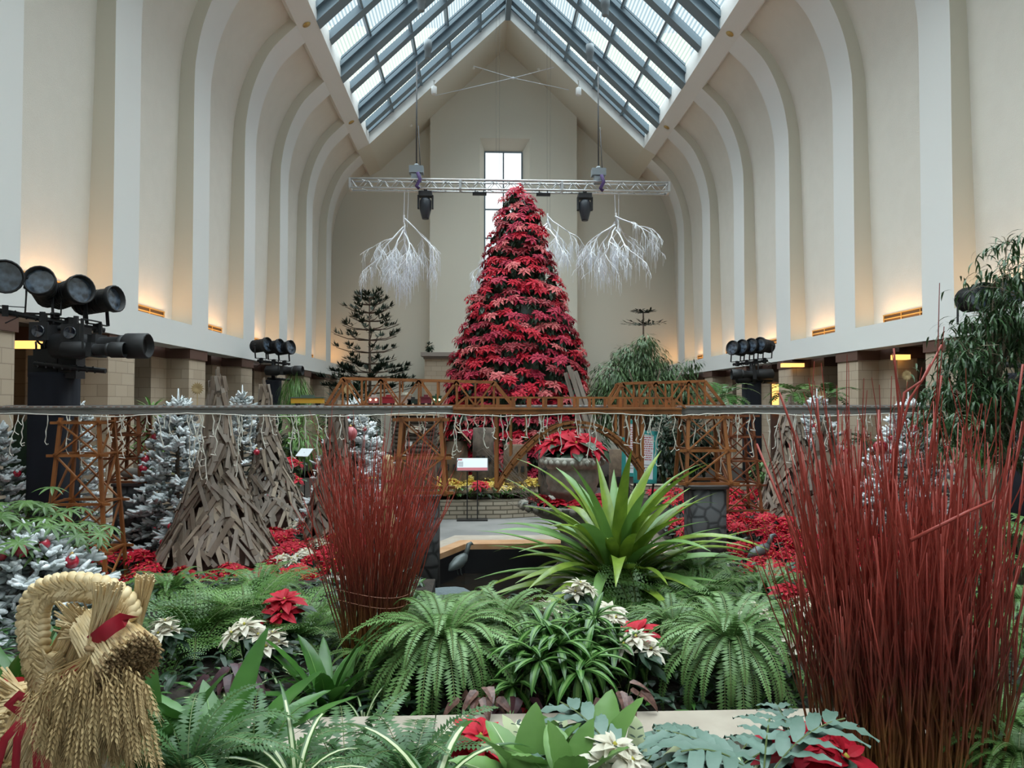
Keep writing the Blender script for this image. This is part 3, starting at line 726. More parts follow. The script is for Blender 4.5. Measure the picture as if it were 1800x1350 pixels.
# toy train
M_wheel = mat('toy_wheel_black', (.02, .02, .02), .5)
def toycar(px, Y, L_, H, c, c2, label, kind='toy_train_car', lamps=False, roof=None, z=None):
    p = at(px, 713, Y); root = empty(kind, (p.x, Y, zof(713, Y) if z is None else z), 0, label, 'toy train car')
    m = MB(); m.box((-L_ / 2, -.055, .03), (L_ / 2, .055, H)); m.build('body', mat(kind + '_%d' % px, c, .4), root)
    m = MB(); m.box((-L_ / 2 - .01, -.065, H), (L_ / 2 + .01, .065, H + .015)); m.box((-L_ * .2, -.04, H + .015), (L_ * .2, .04, H + .04)) ; m.build('roof', mat('toy_roof_%d' % px, c2, .5), root)
    for q in (-.32, .32):
        for s in (-1, 1):
            m = MB(); m.smooth = True; m.grid([[(q * L_ + .025 * math.cos(a * PI / 5), s * .04 + d, .025 + .025 * math.sin(a * PI / 5)) for a in range(10)] for d in (-.006, .006)], True, True); m.build('wheel', M_wheel, root)
    if lamps:
        for q in (-1, 1):
            m = MB(); m.ball((q * .035 - 0, -.062, .075), .014, 6); m.build('headlamp', emit('toy_headlamp_%d%d' % (px, q), (1, .95, .6), 2.5), root)
    return root
toycar(657, 9.5, .12, .1, (.55, .15, .16), (.6, .5, .48), 'pinkish toy train car at the left inside the long truss bridge', lamps=True)
toycar(683, 9.5, .15, .1, (.5, .03, .05), (.4, .03, .05), 'red toy train car second from left inside the long truss bridge')
toycar(712, 9.5, .16, .13, (.55, .4, .33), (.62, .6, .52), 'cream and pink toy train car in the middle of the long truss bridge')
toycar(726, 9.5, .0001 + .12, .07, (.03, .07, .05), (.05, .05, .05), 'dark green toy wagon loaded with sticks inside the long truss bridge')
toycar(749, 9.5, .13, .1, (.25, .03, .06), (.2, .03, .05), 'maroon toy train car right of the middle of the long truss bridge')
toycar(768, 9.5, .1, .11, (.03, .14, .07), (.03, .1, .05), 'green toy locomotive with two lit headlamps inside the long truss bridge', 'toy_locomotive', True)
toycar(541, 9.5, .4, .095, (.62, .33, .03), (.08, .12, .09), 'yellow toy railcar with green roof left of the long truss bridge')
# icicle light strings
def icicles(xa, xb, label, seed):
    r = random.Random(seed); root = empty('icicle_light_string', (atx(xa, 730, FY - .15), FY - .15, DB), 0, label, 'string lights', 'icicle light strings hung along the railway deck'); ox = root.location.x
    m = MB(); pts = []; px = xa; k = 0
    while px <= xb:
        pts.append(Vector((atx(px, 730, FY - .15) - ox, -.01, zof(728.5 + 2.5 * math.sin(px * .021 + seed) + r.uniform(-.8, .8), FY) - DB))); px += 14
    m.tube(pts, .0055, 5); m.build('main_cord', M_icw, root)
    px = xa + 12; n = 0
    while px < xb and n < 99:
        L0 = r.choice((.16, .2, .26, .34, .45, .6)) * (1 if px < 560 or px > 1000 else .8) * r.uniform(.8, 1.15)
        if 820 < px < 1000: L0 *= .8
        m = MB(); p = Vector((atx(px, 730, FY - .15) - ox, 0, 0)); pts = [p]; k = max(3, int(L0 / .055)); side = []
        for j in range(k):
            p = p + Vector((r.uniform(-.022, .022), r.uniform(-.01, .01), -L0 / k)); pts.append(p)
            if r.random() < .5: side.append((p, p + Vector((r.uniform(-.045, .045), r.uniform(-.01, .02), r.uniform(-.05, .01)))))
        m.tube(pts, [.004 + (.003 if j % 2 else 0) for j in range(len(pts))], 4)
        for a, b2 in side: m.tube([a, (a + b2) / 2 + Vector((0, 0, -.006)), b2], [.003, .004, .006], 4)
        if r.random() < .5:
            a = pts[-1]; m.tube([a, a + Vector((.02, 0, -.03)), a + Vector((r.uniform(.03, .06) * r.choice((-1, 1)), 0, -.02))], [.004, .005, .006], 4)
        m.build('light_drop', M_icw, root); n += 1
        px += r.choice((5, 8, 12, 18, 24, 30)) * (1.35 if px < 300 else .8)
icicles(-20, 560, 'white icicle lights dangling from the left third of the railway deck', 4)
icicles(562, 1170, 'white icicle lights dangling from the middle third of the railway deck', 8)
icicles(1172, 1830, 'white icicle lights dangling from the right third of the railway deck', 15)
# ================================================================ BEDS, POOL
M_soil = mat('dark_soil', (.018, .013, .01), .95, (.035, .025, .018), 12, .5, 30)
M_stone = mat('limestone_coping', (.36, .3, .24), .7, (.43, .37, .3), 4, .1, 20)
M_stoneface = brick('tan_stone_wall', (.36, .28, .21), (.42, .33, .25), (.2, .16, .12), .5, .16, .006)
M_rubble = brick('tan_rubble_wall', (.34, .28, .21), (.44, .38, .3), (.12, .1, .07), .3, .085, .012)
M_pool = mat('black_pool_lining', (.012, .012, .014), .4)
M_coplit = mat('coping_painted_orange_light', (.5, .26, .12), .4, (.6, .36, .2), 4)  # orange light along the inner coping, put into its base colour
m = MB(); m.box((-3.4, .7, 0), (4.6, 3.2, .45)); struct('floor_near_bed', m, M_soil)
m = MB(); m.box((-6.0, 3.42, 0), (8.1, 5.6, .72)); m.box((-6.0, 5.6, 0), (-.4, 6.7, .72)); m.box((1.05, 5.6, 0), (8.1, 6.7, .72)); struct('floor_middle_bed', m, M_soil)
m = MB(); m.box((-3.4, 3.2, 0), (4.6, 3.42, .78)); m.mi = 1
x = -3.4
while x < 4.6: m.box((x, 3.16, .78), (x + .795, 3.46, .86)); x += .8
struct('wall_planter_front', m, [M_stoneface, M_stone])
m = MB(); m.box((-6.0, 6.7, 0), (-1.25, 13.4, .36)); struct('floor_left_bed', m, M_soil)
m = MB(); m.box((2.55, 6.7, 0), (8.1, 15, .36)); struct('floor_right_bed', m, M_soil)
m = MB()
m.box((-1.25, 6.7, 0), (-1.05, 13.4, .42)); m.box((2.35, 6.7, 0), (2.55, 9.1, .42)); m.box((2.35, 9.1, 0), (2.55, 14.9, .42)); m.box((-6, 13.4, 0), (-1.05, 13.6, .42)); struct('wall_bed_edging', m, M_rubble)
# pool with coping
pw = empty('fountain_pool', (.7, 8.4, 0), 0, 'dark pool with pale stone and orange-lit coping behind the ferns, fountain standing in it', 'pool')
inn = [(-.75, 6.75), (-.75, 8.6), (-.2, 9.75), (1.9, 9.75), (2.2, 9.3), (2.2, 6.75)]
out = [(-1.04, 6.7), (-1.04, 8.8), (-.35, 10.4), (2.05, 10.35), (2.34, 9.6), (2.34, 6.7)]
O = lambda p, z: (p[0] - .7, p[1] - 8.4, z)
m = MB()
mid = [((a[0] * .55 + b[0] * .45), (a[1] * .55 + b[1] * .45)) for a, b in zip(inn, out)]
for k in range(len(inn) - 1):
    for A_, B_, mi in ((inn, mid, 1), (mid, out, 0)):
        m.mi = mi; m.face(O(A_[k], .45), O(A_[k + 1], .45), O(B_[k + 1], .45), O(B_[k], .45))
    m.mi = 1; m.face(O(inn[k], .38), O(inn[k + 1], .38), O(inn[k + 1], .45), O(inn[k], .45))
    m.mi = 0; m.face(O(out[k], 0), O(out[k + 1], 0), O(out[k + 1], .45), O(out[k], .45))
m.build('coping', [M_stone, M_coplit], pw)
m = MB()
for k in range(len(inn) - 1): m.face(O(inn[k], 0), O(inn[k + 1], 0), O(inn[k + 1], .38), O(inn[k], .38))
m.build('basin_lining', M_pool, pw)
M_water = mat('dark_water', (.012, .012, .01), .06, spec=.8, bump=.25, bscale=7, c2=(.02, .014, .01))
m = MB(); m.face(*[O(p, .07) for p in inn]); m.face(O((-.4, 5.6), .07), O((1.05, 5.6), .07), O((1.05, 6.75), .07), O((-.4, 6.75), .07)); m.build('water', M_water, pw)
# birds standing by the pool
def bird(px, py, Y, rz, lab, zf):
    p = at(px, py, Y); p.z = zf; h = empty('bronze_bird', p, rz, lab, 'statue'); Mb = mat('grey_bronze_%d' % px, (.12, .14, .14), .45, metal=.3)
    m = MB(); m.smooth = True
    m.tube([(-.16, 0, .03), (-.1, 0, .06), (0, 0, .09), (.08, 0, .12), (.12, 0, .15)], [.01, .045, .07, .055, .03], 10); m.build('body', Mb, h)
    m = MB(); m.tube([(.11, 0, .14), (.15, 0, .2), (.17, 0, .25), (.21, 0, .26), (.25, 0, .24)], [.03, .025, .028, .02, .005], 8); m.build('head', Mb, h)
    for s in (-1, 1): m = MB(); m.tube([(0, s * .025, .05), (.01, s * .025, -.02), (.03, s * .025, -.05)], .007, 5); m.build('leg', Mb, h)
bird(806, 985, 8.0, .9, 'grey bronze bird figure on the left rim of the pool', .5); bird(1335, 1000, 8.3, .3, 'grey bronze bird figure on the pale stones right of the pool', .53)
# fountain bowls
M_cast = mat('weathered_cast_stone', (.36, .34, .29), .8, (.2, .19, .16), 6, .3, 25)
fx = atx(1006, 800, 9.2)
f = empty('tiered_stone_urn', (fx, 9.2, .07), 0, 'weathered carved stone urn on pedestal in the pool, planted with red poinsettias', 'urn')
m = MB(); m.lathe([(.36, 0), (.36, .12), (.3, .16), (.2, .22), (.15, .4), (.14, .6), (.22, .72), (.42, .82), (.6, .93), (.66, .99), (.62, 1.0), (.5, .97)], 32)
for k in range(26):
    a = 2 * PI * k / 26; m.ball((.64 * math.cos(a), .64 * math.sin(a), .96), .05, 6)
m.build('lower_bowl', M_cast, f)
m = MB(); m.lathe([(.2, .95), (.19, 1.02), (.27, 1.1), (.315, 1.16), (.3, 1.19), (.325, 1.24), (.33, 1.36), (.31, 1.42), (.33, 1.44)], 32); m.build('pedestal', M_cast, f)
m = MB(); m.lathe([(.3, 1.4), (.37, 1.47), (.385, 1.53), (.38, 1.56), (.34, 1.565), (.3, 1.5)], 32)
for k in range(26):
    a = 2 * PI * k / 26; c = (.385 * math.cos(a), .385 * math.sin(a), 1.5); m.ball(c, .034, 6, (1, 1, 1.15)); m.ball((c[0] * 1.02, c[1] * 1.02, 1.49), .022, 6)
m.build('rim', mat('pale_carved_rim', (.5, .49, .43), .75, (.3, .29, .25), 12), f)
# low stone wall of the yellow bed, paving slab edges, far wall of the walk
m = MB(); pts = [(-3.2, 15.6), (-1.9, 14.9), (-.7, 14.7), (.5, 14.75), (1.6, 15.1)]
for a, b in zip(pts, pts[1:]):
    m.face((*a, 0), (*b, 0), (*b, .35), (*a, .35)); m.face((*a, .35), (*b, .35), (b[0], b[1] + .3, .35), (a[0], a[1] + .3, .35)); m.face((a[0], a[1] + .3, 0), (b[0], b[1] + .3, 0), (b[0], b[1] + .3, .35), (a[0], a[1] + .3, .35))
struct('wall_yellow_bed', m, M_rubble)
m = MB(); m.box((-3.1, 15.7, 0), (1.6, 17.2, .28)); m.face((-3.1, 15.7, .28), (1.6, 15.4, .28), (.5, 14.85, .28), (-.7, 14.8, .28), (-1.9, 15, .28)); struct('floor_yellow_bed', m, M_soil)
m = MB(); m.box((3.1, 15.0, 0), (8.0, 15.25, .62)); m.mi = 1; m.box((3.1, 15.25, 0), (8, 18, .55)); struct('wall_far_planter', m, [M_rubble, M_soil])
m = MB(); m.box((-6, 15.0, 0), (-3.2, 22, .3)); m.box((-5.9, 20, 0), (8, 30.2, .3)); struct('floor_rear_beds', m, M_soil)
M_peb = mat('white_pebble', (.62, .6, .54), .8, (.4, .37, .33), 30)
m = MB(); r = random.Random(5)
for k in range(900):
    x = r.uniform(-4.6, -2.7); y = r.uniform(10.6, 12.9); s = r.uniform(.02, .045); m.ball((x, y, .37), s, 4, (1.2, 1, .7))
tag(m.build('white_gravel', M_peb), 'white pebble patch between the flocked trees at left', 'gravel', kind='stuff')
# pale ledge stones on the right
M_led = mat('pale_ledge_stone', (.42, .39, .35), .85, (.52, .49, .44), 3, .3, 12)
for q, (px, py, Y, L_, w) in enumerate(((1300, 1000, 8.3, .5, 'nearest the pier'), (1395, 1008, 8.0, .55, 'middle'), (1470, 1012, 7.8, .45, 'nearest the tall twigs'))):
    p = at(px, py, Y); m = MB(); n = 9
    m.grid([[(L_ * s * (math.cos(2 * PI * j / n) + .1 * math.sin(j * 5 + q)), .22 * s * math.sin(2 * PI * j / n) * (1 + .15 * math.cos(j * 3)), z) for j in range(n)] for s, z in ((.52, -.09), (.56, 0), (.5, .03))], True, True)
    tag(m.build('ledge_stone', M_led, loc=(p.x, Y, .45)), 'pale flat ledge stone at the edge of the right red bed, %s' % w, 'stone', 'ledge stones right of the pool')
for q, (px, py, Y, w) in enumerate(((585, 1000, 7.3, 'behind the small twig bundle, left side'), (790, 1010, 7.0, 'grey-blue boulder beside the small twig bundle'), (185, 1003, 7.6, 'grey rock inside the tall trestle tower'))):
    p = at(px, py, Y); m = MB(); m.ball((0, 0, 0), .2, 10, (1.4, 1, .6), .1, rg); tag(m.build('garden_rock', mat('rock_%d' % q, [(.45, .4, .34), (.13, .16, .17), (.3, .27, .25)][q], .85, bump=.3), loc=(p.x, Y, .45 if q else .5)), w if q else 'pale rock ' + w, 'rock')

# ================================================================ PLANT MATERIALS
G_fern = mat('fern_green', (.05, .125, .022), .45, (.105, .21, .045), 5, rnd=.22, trans=.12)
G_fern2 = mat('pale_fern_green', (.085, .18, .045), .45, (.15, .27, .085), 5, rnd=.2, trans=.12)
G_fernb = mat('blue_green_fern', (.035, .1, .028), .45, (.07, .16, .05), 5, rnd=.15, trans=.1)
G_dark = mat('dark_leaf', (.012, .035, .018), .45, (.022, .055, .025), 6, rnd=.2)
G_mid = mat('glossy_green_leaf', (.03, .1, .015), .3, (.06, .17, .03), 4, rnd=.2, trans=.12)
G_bright = mat('light_green_leaf', (.13, .27, .06), .4, (.18, .34, .09), 4, rnd=.12, trans=.15)
G_strap = mat('strap_leaf_green', (.22, .32, .04), .3, (.12, .2, .025), 3, trans=.15, stretch=(4, 4, 1))
G_cream = mat('cream_stripe', (.55, .6, .36), .45)
G_blue = mat('blue_fern', (.085, .15, .115), .5, (.12, .2, .16), 4, rnd=.1)
G_fig = mat('fig_leaf', (.028, .068, .024), .35, (.05, .105, .035), 8, trans=.1)
G_figb = mat('bushy_fig_leaf', (.045, .095, .03), .5, (.08, .145, .05), 3)
G_stem = mat('green_stem', (.12, .16, .05), .6)
M_bark = mat('brown_bark', (.1, .07, .05), .85, (.17, .12, .09), 10)
C_red = mat('red_bract', (.42, .006, .02), .6, (.58, .012, .04), 7, spec=.3, rnd=.15, trans=.15)
C_drk = mat('deep_red_bract', (.22, .004, .012), .6, (.32, .01, .025), 7, trans=.12)
C_rose = mat('rose_red_bract', (.36, .012, .04), .6, (.5, .03, .075), 7, spec=.3, trans=.15)
C_pink = mat('salmon_pink_bract', (.58, .1, .12), .6, (.7, .2, .19), 7, spec=.3, trans=.15)
C_white = mat('cream_white_bract', (.66, .61, .48), .5, (.74, .69, .6), 6, trans=.15)
C_yel = mat('yellow_bract', (.75, .55, .1), .5, (.8, .66, .25), 6, trans=.15)
C_eye = mat('yellow_flower_eye', (.55, .5, .08), .5)
C_cal = mat('pinkish_caladium_leaf', (.08, .035, .028), .45, (.2, .1, .08), 40)
C_pur = mat('purple_black_leaf', (.035, .01, .018), .4, (.07, .025, .03), 20)

def star(m, c, nrm, r, rgx, layers=((7, 1, .1), (6, .72, .45), (4, .42, .9)), wd=.42, segs=3):
    n = Vector(nrm).normalized(); u = n.orthogonal().normalized(); w = n.cross(u)
    for cnt, sc_, lift in layers:
        a0 = rgx.uniform(0, 6)
        for k in range(cnt):
            a = a0 + 2 * PI * k / cnt + rgx.uniform(-.2, .2); d = (u * math.cos(a) + w * math.sin(a)) + n * (lift + rgx.uniform(-.1, .15))
            L_ = r * sc_ * rgx.uniform(.82, 1.12)
            m.leaf(Vector(c) + d * .01, d, n, L_, L_ * wd, .5, .2, segs, lance)
def potted(seed, mats, nst, R, H, leaves=14, r0=.12, flat=.35, segs=3):
    """a poinsettia plant: green leaves (material 0) below stars of bracts (material 1)"""
    r = random.Random(seed); m = MB()
    for k in range(leaves):
        a = r.uniform(0, 2 * PI); e = r.uniform(-.4, .35); L_ = r.uniform(.8, 1.2) * r0
        b = Vector((math.cos(a), math.sin(a), 0)) * R * r.uniform(.1, .75) + Vector((0, 0, H * r.uniform(.35, .85)))
        m.leaf(b, (math.cos(a), math.sin(a), e), (0, 0, 1), L_, L_ * .55, .6, .15, 3, oval)
    for k in range(4): a = k * 1.7; m.tube([(0, 0, 0), (R * .3 * math.cos(a), R * .3 * math.sin(a), H * .8)], .006, 3, False)
    m.mi = 1
    for k in range(nst):
        a = 2.4 * k + r.uniform(-.2, .2); q = math.sqrt(k / max(1, nst)) * R * .8
        n = Vector((math.cos(a) * q / R * flat * 2, math.sin(a) * q / R * flat * 2, 1)) + Vector((0, -.25, 0))
        c = Vector((q * math.cos(a), q * math.sin(a), H * (1 - .3 * q / R) + r.uniform(-.02, .02)))
        star(m, c, n, r0 * r.uniform(.85, 1.15), r, segs=segs)
        m.mi = 2; m.ball(c + n.normalized() * .012, .011, 4); m.mi = 1
    return m, mats

# ================================================================ POINSETTIA TREE
ty_ = 19.0; tcx = atx(912, 600, ty_)
prof_t = [(345, 26), (372, 36), (400, 46), (440, 54), (480, 64), (520, 80), (560, 92), (600, 104), (640, 116), (680, 124), (720, 128), (770, 130), (815, 130)]
def trad(z):
    py = 708 - (z - CZ) * FPX / ty_
    for (a, ra), (b_, rb) in zip(prof_t, prof_t[1:]):
        if a <= py <= b_: return (ra + (rb - ra) * (py - a) / (b_ - a)) * ty_ / FPX
    return prof_t[0][1] * ty_ / FPX if py < 345 else prof_t[-1][1] * ty_ / FPX
root = empty('poinsettia_tree', (tcx, ty_, .3), 0, 'towering cone tree built of red and pink poinsettias in the middle of the hall', 'flower tree')
m = MB(); zz = [.0, 1, 2, 3, 4, 5, 6, 6.8, 7.2]
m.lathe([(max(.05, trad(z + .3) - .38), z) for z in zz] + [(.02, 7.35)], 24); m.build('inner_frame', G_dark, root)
r = random.Random(21); heads = []; z = .75; row = 0
while z < 7.78:
    R_ = trad(z) - .06; n = max(5, int(2 * PI * R_ / .25)); a0 = r.uniform(0, 1)
    # colour drifts in patches along each row
    for k in range(n):
        a = a0 + 2 * PI * k / n + r.uniform(-.04, .04)
        v = math.sin(a * 2.3 + row * 1.3) + .9 * math.sin(a * 4.1 - row * 2.1) + r.uniform(-.9, .9)
        mat_i = 3 if v > 1.1 else (2 if v > -.1 else (1 if v > -1.1 else 4))
        rr = (R_ + r.uniform(-.1, .12)) * r.uniform(.96, 1.05)
        heads.append((a, rr, z + r.uniform(-.1, .1), mat_i))
    z += .285; row += 1
heads.append((0, .02, 7.85, 2)); heads.append((-1.5, .06, 7.8, 2))
tm = [G_dark, C_rose, C_red, C_pink, C_drk]
def head(m, a, rr, z, mi, x0=0, y0=0, z0=0, scale=1):
    c = Vector((rr * math.cos(a) - x0, rr * math.sin(a) - y0, z - .3 - z0)); o = Vector((math.cos(a), math.sin(a), 0))
    m.mi = 0
    for k in range(8):
        b = a + (k - 3.5) * .42 + r.uniform(-.2, .2); d = Vector((math.cos(b), math.sin(b), r.uniform(-1.5, -.3)))
        m.leaf(c - o * .12 + Vector((0, 0, -.05)), d, (0, 0, 1), .25, .12, .5, .1, 2, oval)
    m.mi = mi; star(m, c, o * r.uniform(.6, 1.1) + Vector((r.uniform(-.2, .2), 0, 1)), r.uniform(.17, .24) * scale, r, ((7, 1, .0), (6, .75, .35), (4, .45, .8)), .42, 2)
    t2 = Vector((-math.sin(a), math.cos(a), 0)) * r.choice((-1, 1)) * .13; star(m, c + t2 + o * r.uniform(-.05, .08) + Vector((0, 0, r.uniform(-.06, .07))), o + Vector((0, 0, 1)), r.uniform(.12, .18), r, ((6, 1, .1), (5, .65, .5)), .42, 2)
heads.sort(key=lambda h: (math.sin(h[0]) > .35, h[2] > 3.9, -math.sin(h[0]) * 0 + abs(h[2] - 3)))
front_h = [h for h in heads if math.sin(h[0]) < -.15 and h[2] > 1.9]
r.shuffle(front_h); chosen = set(id(h) for h in sorted(front_h, key=lambda h: abs(h[2] - 3.1))[:98])
rest = MB()
for h in heads:
    if id(h) in chosen:
        m = MB(); head(m, *h); o = m.build('poinsettia_flower', tm, root)
    else: head(rest, *h)
o = rest.build('poinsettia_flowers', tm, root); o['kind'] = 'stuff'

M_weathc = mat('pale_weathered_wood', (.26, .2, .15), .85, (.36, .29, .22), 6, .2, 30, stretch=(1, 1, .25))
# leaning weathered planks in front of the tree
M_weath = mat('weathered_grey_wood', (.19, .155, .125), .85, (.27, .225, .19), 7, .2, 30, stretch=(1, 1, .2))
M_weathb = mat('brown_weathered_wood', (.115, .085, .06), .85, (.2, .15, .115), 6, .2, 30, stretch=(1, 1, .25))
h = empty('leaning_planks', (atx(1040, 700, 16.5), 16.5, 0), 0, 'narrow weathered planks leaning together in front of the lower right of the flower tree', 'planks')
for k, (p0, p1) in enumerate((((999, 643), (1050, 800)), ((1004, 650), (1045, 800)), ((1012, 652), (1062, 800)), ((1016, 668), (1056, 800)), ((995, 655), (1036, 800)))):
    a = at(*p0, 16.5) - h.location; b = at(*p1, 16.2) - h.location; m = MB(); m.bar(a + Vector((0, k * .03, 0)), b + Vector((0, k * .03, 0)), .09, .03, (0, 1, 0)); m.build('plank', M_weath, h)

# ================================================================ FLOCKED TREES
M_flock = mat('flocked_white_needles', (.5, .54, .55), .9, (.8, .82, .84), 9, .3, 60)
M_flockd = mat('dark_needle_green', (.1, .12, .1), .9, (.3, .33, .34), 20)  # darker green needles under the flock, on stems and random twigs
def flocked(px, Y, ytop, R, zb, label, seed, nb=46, nf=13, lean=0):
    x = atx(px, 800, Y); zt = zof(ytop, Y); H = zt - zb; r = random.Random(seed)
    root = empty('flocked_christmas_tree', (x, Y, zb), 0, label, 'christmas tree')
    m = MB(); m.tube([(0, 0, 0), (0, 0, H * .5), (0, 0, H * .93)], [.04, .03, .012], 6); m.build('trunk', M_bark, root)
    m = MB(); fl = MB(); tips = []
    def finger(p, d, L_, rad):
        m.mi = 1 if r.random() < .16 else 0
        q = p + d * L_ * .5 + Vector((0, 0, .01)); e = p + d * L_ + Vector((0, 0, .02 + r.uniform(-.01, .02)))
        m.tube([p, q, e], [rad * .8, rad, rad * .45], 5)
    nb = int(nb * 1.55); nf = int(nf * 1.5)
    for k in range(nb):
        t = (k + .5) / nb; z = H * (.06 + .88 * t); L_ = R * (1 - t) ** .8 + .06; a = k * 2.4 + r.uniform(-.3, .3)
        d = Vector((math.cos(a), math.sin(a), .22 - .45 * (1 - t) + r.uniform(-.1, .1))).normalized(); p = Vector((0, 0, z))
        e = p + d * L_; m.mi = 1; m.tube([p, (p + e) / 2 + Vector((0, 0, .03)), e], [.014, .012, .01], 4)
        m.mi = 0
        sd = Vector((-math.sin(a), math.cos(a), 0))
        for j in range(nf):
            u = .25 + .75 * (j + r.random()) / nf; b = p + d * L_ * u
            fd = (d * r.uniform(.3, 1) + sd * r.choice((-1, 1)) * r.uniform(.3, 1.1) + Vector((0, 0, r.uniform(-.35, .55)))).normalized()
            finger(b, fd, (.06 + .1 * R * (1.2 - t)) * r.uniform(.7, 1.3), r.uniform(.017, .028))
        finger(e - d * .03, d, .1, .018); tips.append(e + Vector((x, Y, zb)))
    finger(Vector((0, 0, H * .9)), Vector((0, 0, 1)), H * .12, .016)
    for q in range(5):
        a = q * 1.3; finger(Vector((0, 0, H * .92)), Vector((math.cos(a) * .6, math.sin(a) * .6, .8)).normalized(), .13, .014)
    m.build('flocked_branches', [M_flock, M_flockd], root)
    return tips
M_ball = mat('red_bauble', (.35, .01, .03), .2, (.5, .02, .05), 20, spec=1)
M_ballp = mat('pink_bauble', (.5, .1, .13), .35, (.6, .2, .22), 15)
def bauble_proto():
    h = empty('red_bauble', label='x', cat='bauble'); m = MB(); m.ball((0, 0, 0), .045, 12); bl_ = m.build('ball', M_ball, h)
    m = MB(); m.lathe([(.012, .042), (.012, .058), (.004, .066)], 8); m.build('cap', M_brass, bl_); return Kind(h)
bk = bauble_proto()
trees = [
 (312, 9.4, 692, .66, .36, 'big flocked white tree directly left of the large stave cone', 1, 60, 16, 'the big flocked tree left of the large stave cone'),
 (425, 12, 684, .7, .36, 'flocked tree behind, between the two left stave cones', 2, 46, 13, 'the flocked tree between the two left stave cones'),
 (622, 10.9, 697, .78, .36, 'flocked tree with the large pink bauble, behind the smaller twig bundle', 3, 60, 15, 'the flocked tree behind the smaller twig bundle'),
 (-6, 8.6, 738, .42, .36, 'flocked tree cut off by the left picture edge', 4, 40, 13, 'the flocked tree at the left edge'),
 (138, 10.4, 700, .38, .36, 'slim flocked tree seen through the tall left trestle tower', 5, 34, 11, 'the slim flocked tree behind the left trestle tower'),
 (62, 5.6, 925, .62, .72, 'low flocked shrub under the palmate green leaves at far left', 6, 34, 15, 'the low flocked shrub at far left'),
 (1437, 12, 690, .7, .36, 'flocked tree beside the right stave cone', 7, 46, 13, 'the flocked tree beside the right stave cone'),
 (1598, 10.4, 697, .85, .36, 'wide flocked tree behind the tall red twig bundle', 8, 60, 15, 'the wide flocked tree behind the tall twigs'),
]
M_straw0 = mat('straw_topper_gold', (.5, .36, .18), .7)
for (px, Y, yt, R, zb, lab, sd, nb, nf, nm) in trees:
    tips = flocked(px, Y, yt, R, zb, lab, sd, nb, nf); r = random.Random(sd + 50)
    sel = [t for t in tips if t.y < Y + .1]; r.shuffle(sel)
    for p in sel[:9 if R > .5 else 5]:
        bk.put(p + Vector((0, -.03, -.03)), 0, r.uniform(.8, 1.25), 'small red bauble hanging on ' + nm, 'red baubles on ' + nm)
for px, py, Y, c, lab in ((616, 762, 10.2, M_ballp, 'large rosy ball among the white branches behind the smaller twigs'), (1548, 786, 9.7, M_ball, 'large red ball on the wide flocked tree behind the tall twigs')):
    h = empty('large_bauble', at(px, py, Y), 0, lab, 'bauble'); m = MB(); m.ball((0, 0, 0), .095, 16); m.build('ball', c, h); m = MB(); m.lathe([(.02, .09), (.02, .11), (.006, .12)], 8); m.build('cap', M_brass, h)
for px, py, Y, lab in ((612, 685, 10.9, 'on the flocked tree behind the smaller twig bundle'), (347, 683, 9.3, 'on the flocked tree left of the large stave cone'), (1594, 660, 10.3, 'on the wide flocked tree behind the tall twigs'), (1444, 695, 11.9, 'on the flocked tree beside the right stave cone')):
    m = MB(); r = random.Random(px)
    for k in range(16):
        a = k * PI / 8
        for q in (0, .5): m.leaf((0, 0, 0), (math.cos(a + q * .4), -.3 * q - .1, math.sin(a + q * .4)), (0, -1, 0), .085 * (1 - q * .4), .03, .1, .2, 2)
    m.tube([(0, 0, -.05), (0, 0, -.22)], .006, 4)
    tag(m.build('straw_star_topper', M_straw0, loc=at(px, py, Y)), 'golden straw star topper ' + lab, 'tree topper')

# ================================================================ STAVE CONES
def stave_cone(px, Y, ytop, R, zb, label, seed, n, pxtop=None, pw=1.5):
    x = atx(px, 850, Y); H = zof(ytop, Y) - zb; r = random.Random(seed); tx = (atx(pxtop, 700, Y) - x) if pxtop else 0
    root = empty('stave_cone_tree', (x, Y, zb), 0, label, 'wooden cone tree')
    rad = lambda t: R * (1 - t) ** pw + .055 - .03 * t
    m = MB(); m.lathe([(max(.02, rad(t) - .06), H * t * .98) for t in (0, .1, .2, .35, .5, .7, .9, 1)], 12)
    if tx: m.v = [(v[0] + tx * (v[2] / H), v[1], v[2]) for v in m.v]
    m.build('core', M_cap, root)
    m = MB(); k = 0
    for k in range(n):
        t = (k / n) ** 1.25 * .93; a = k * 2.39996 + r.uniform(-.2, .2); L_ = r.uniform(.22, .42) * (H / 2.1) * (1 - .35 * t)
        def P_(t_, off=0): q = rad(min(1, t_)) + off; return Vector((q * math.cos(a) + tx * t_, q * math.sin(a), H * t_))
        b = P_(t); e = P_(min(1, t + L_ / H), r.uniform(-.01, .02)); sw = Vector((-math.sin(a), math.cos(a), 0)) * r.uniform(-.17, .17) * (1.06 - t) ** 1.1
        m.mi = r.choice((0, 0, 1, 1, 2)); o = Vector((math.cos(a), math.sin(a), 0)) * r.uniform(.0, .06)
        m.bar(b - sw + o * 1.3, e + sw + o, r.uniform(.035, .065), .014, (math.cos(a), math.sin(a), .3))
    for q in range(5):
        a = q * 1.26; m.mi = q % 2; m.bar((tx * .7 + .04 * math.cos(a), .04 * math.sin(a), H * .72), (tx + .02 * math.cos(a), .02 * math.sin(a), H * (1 + .012 * q)), .035, .012, (math.cos(a), math.sin(a), 0))
    m.build('staves', [M_weathb, M_weath, M_weathc], root)
stave_cone(384, 8.65, 662, .66, .36, 'large cone tree of weathered wooden staves at left, in front of the flocked trees', 1, 560, 383, 1.95)
stave_cone(482, 12, 676, .52, .36, 'second wooden stave cone, farther back with pebbles at its foot', 2, 420, 464, 1.9)
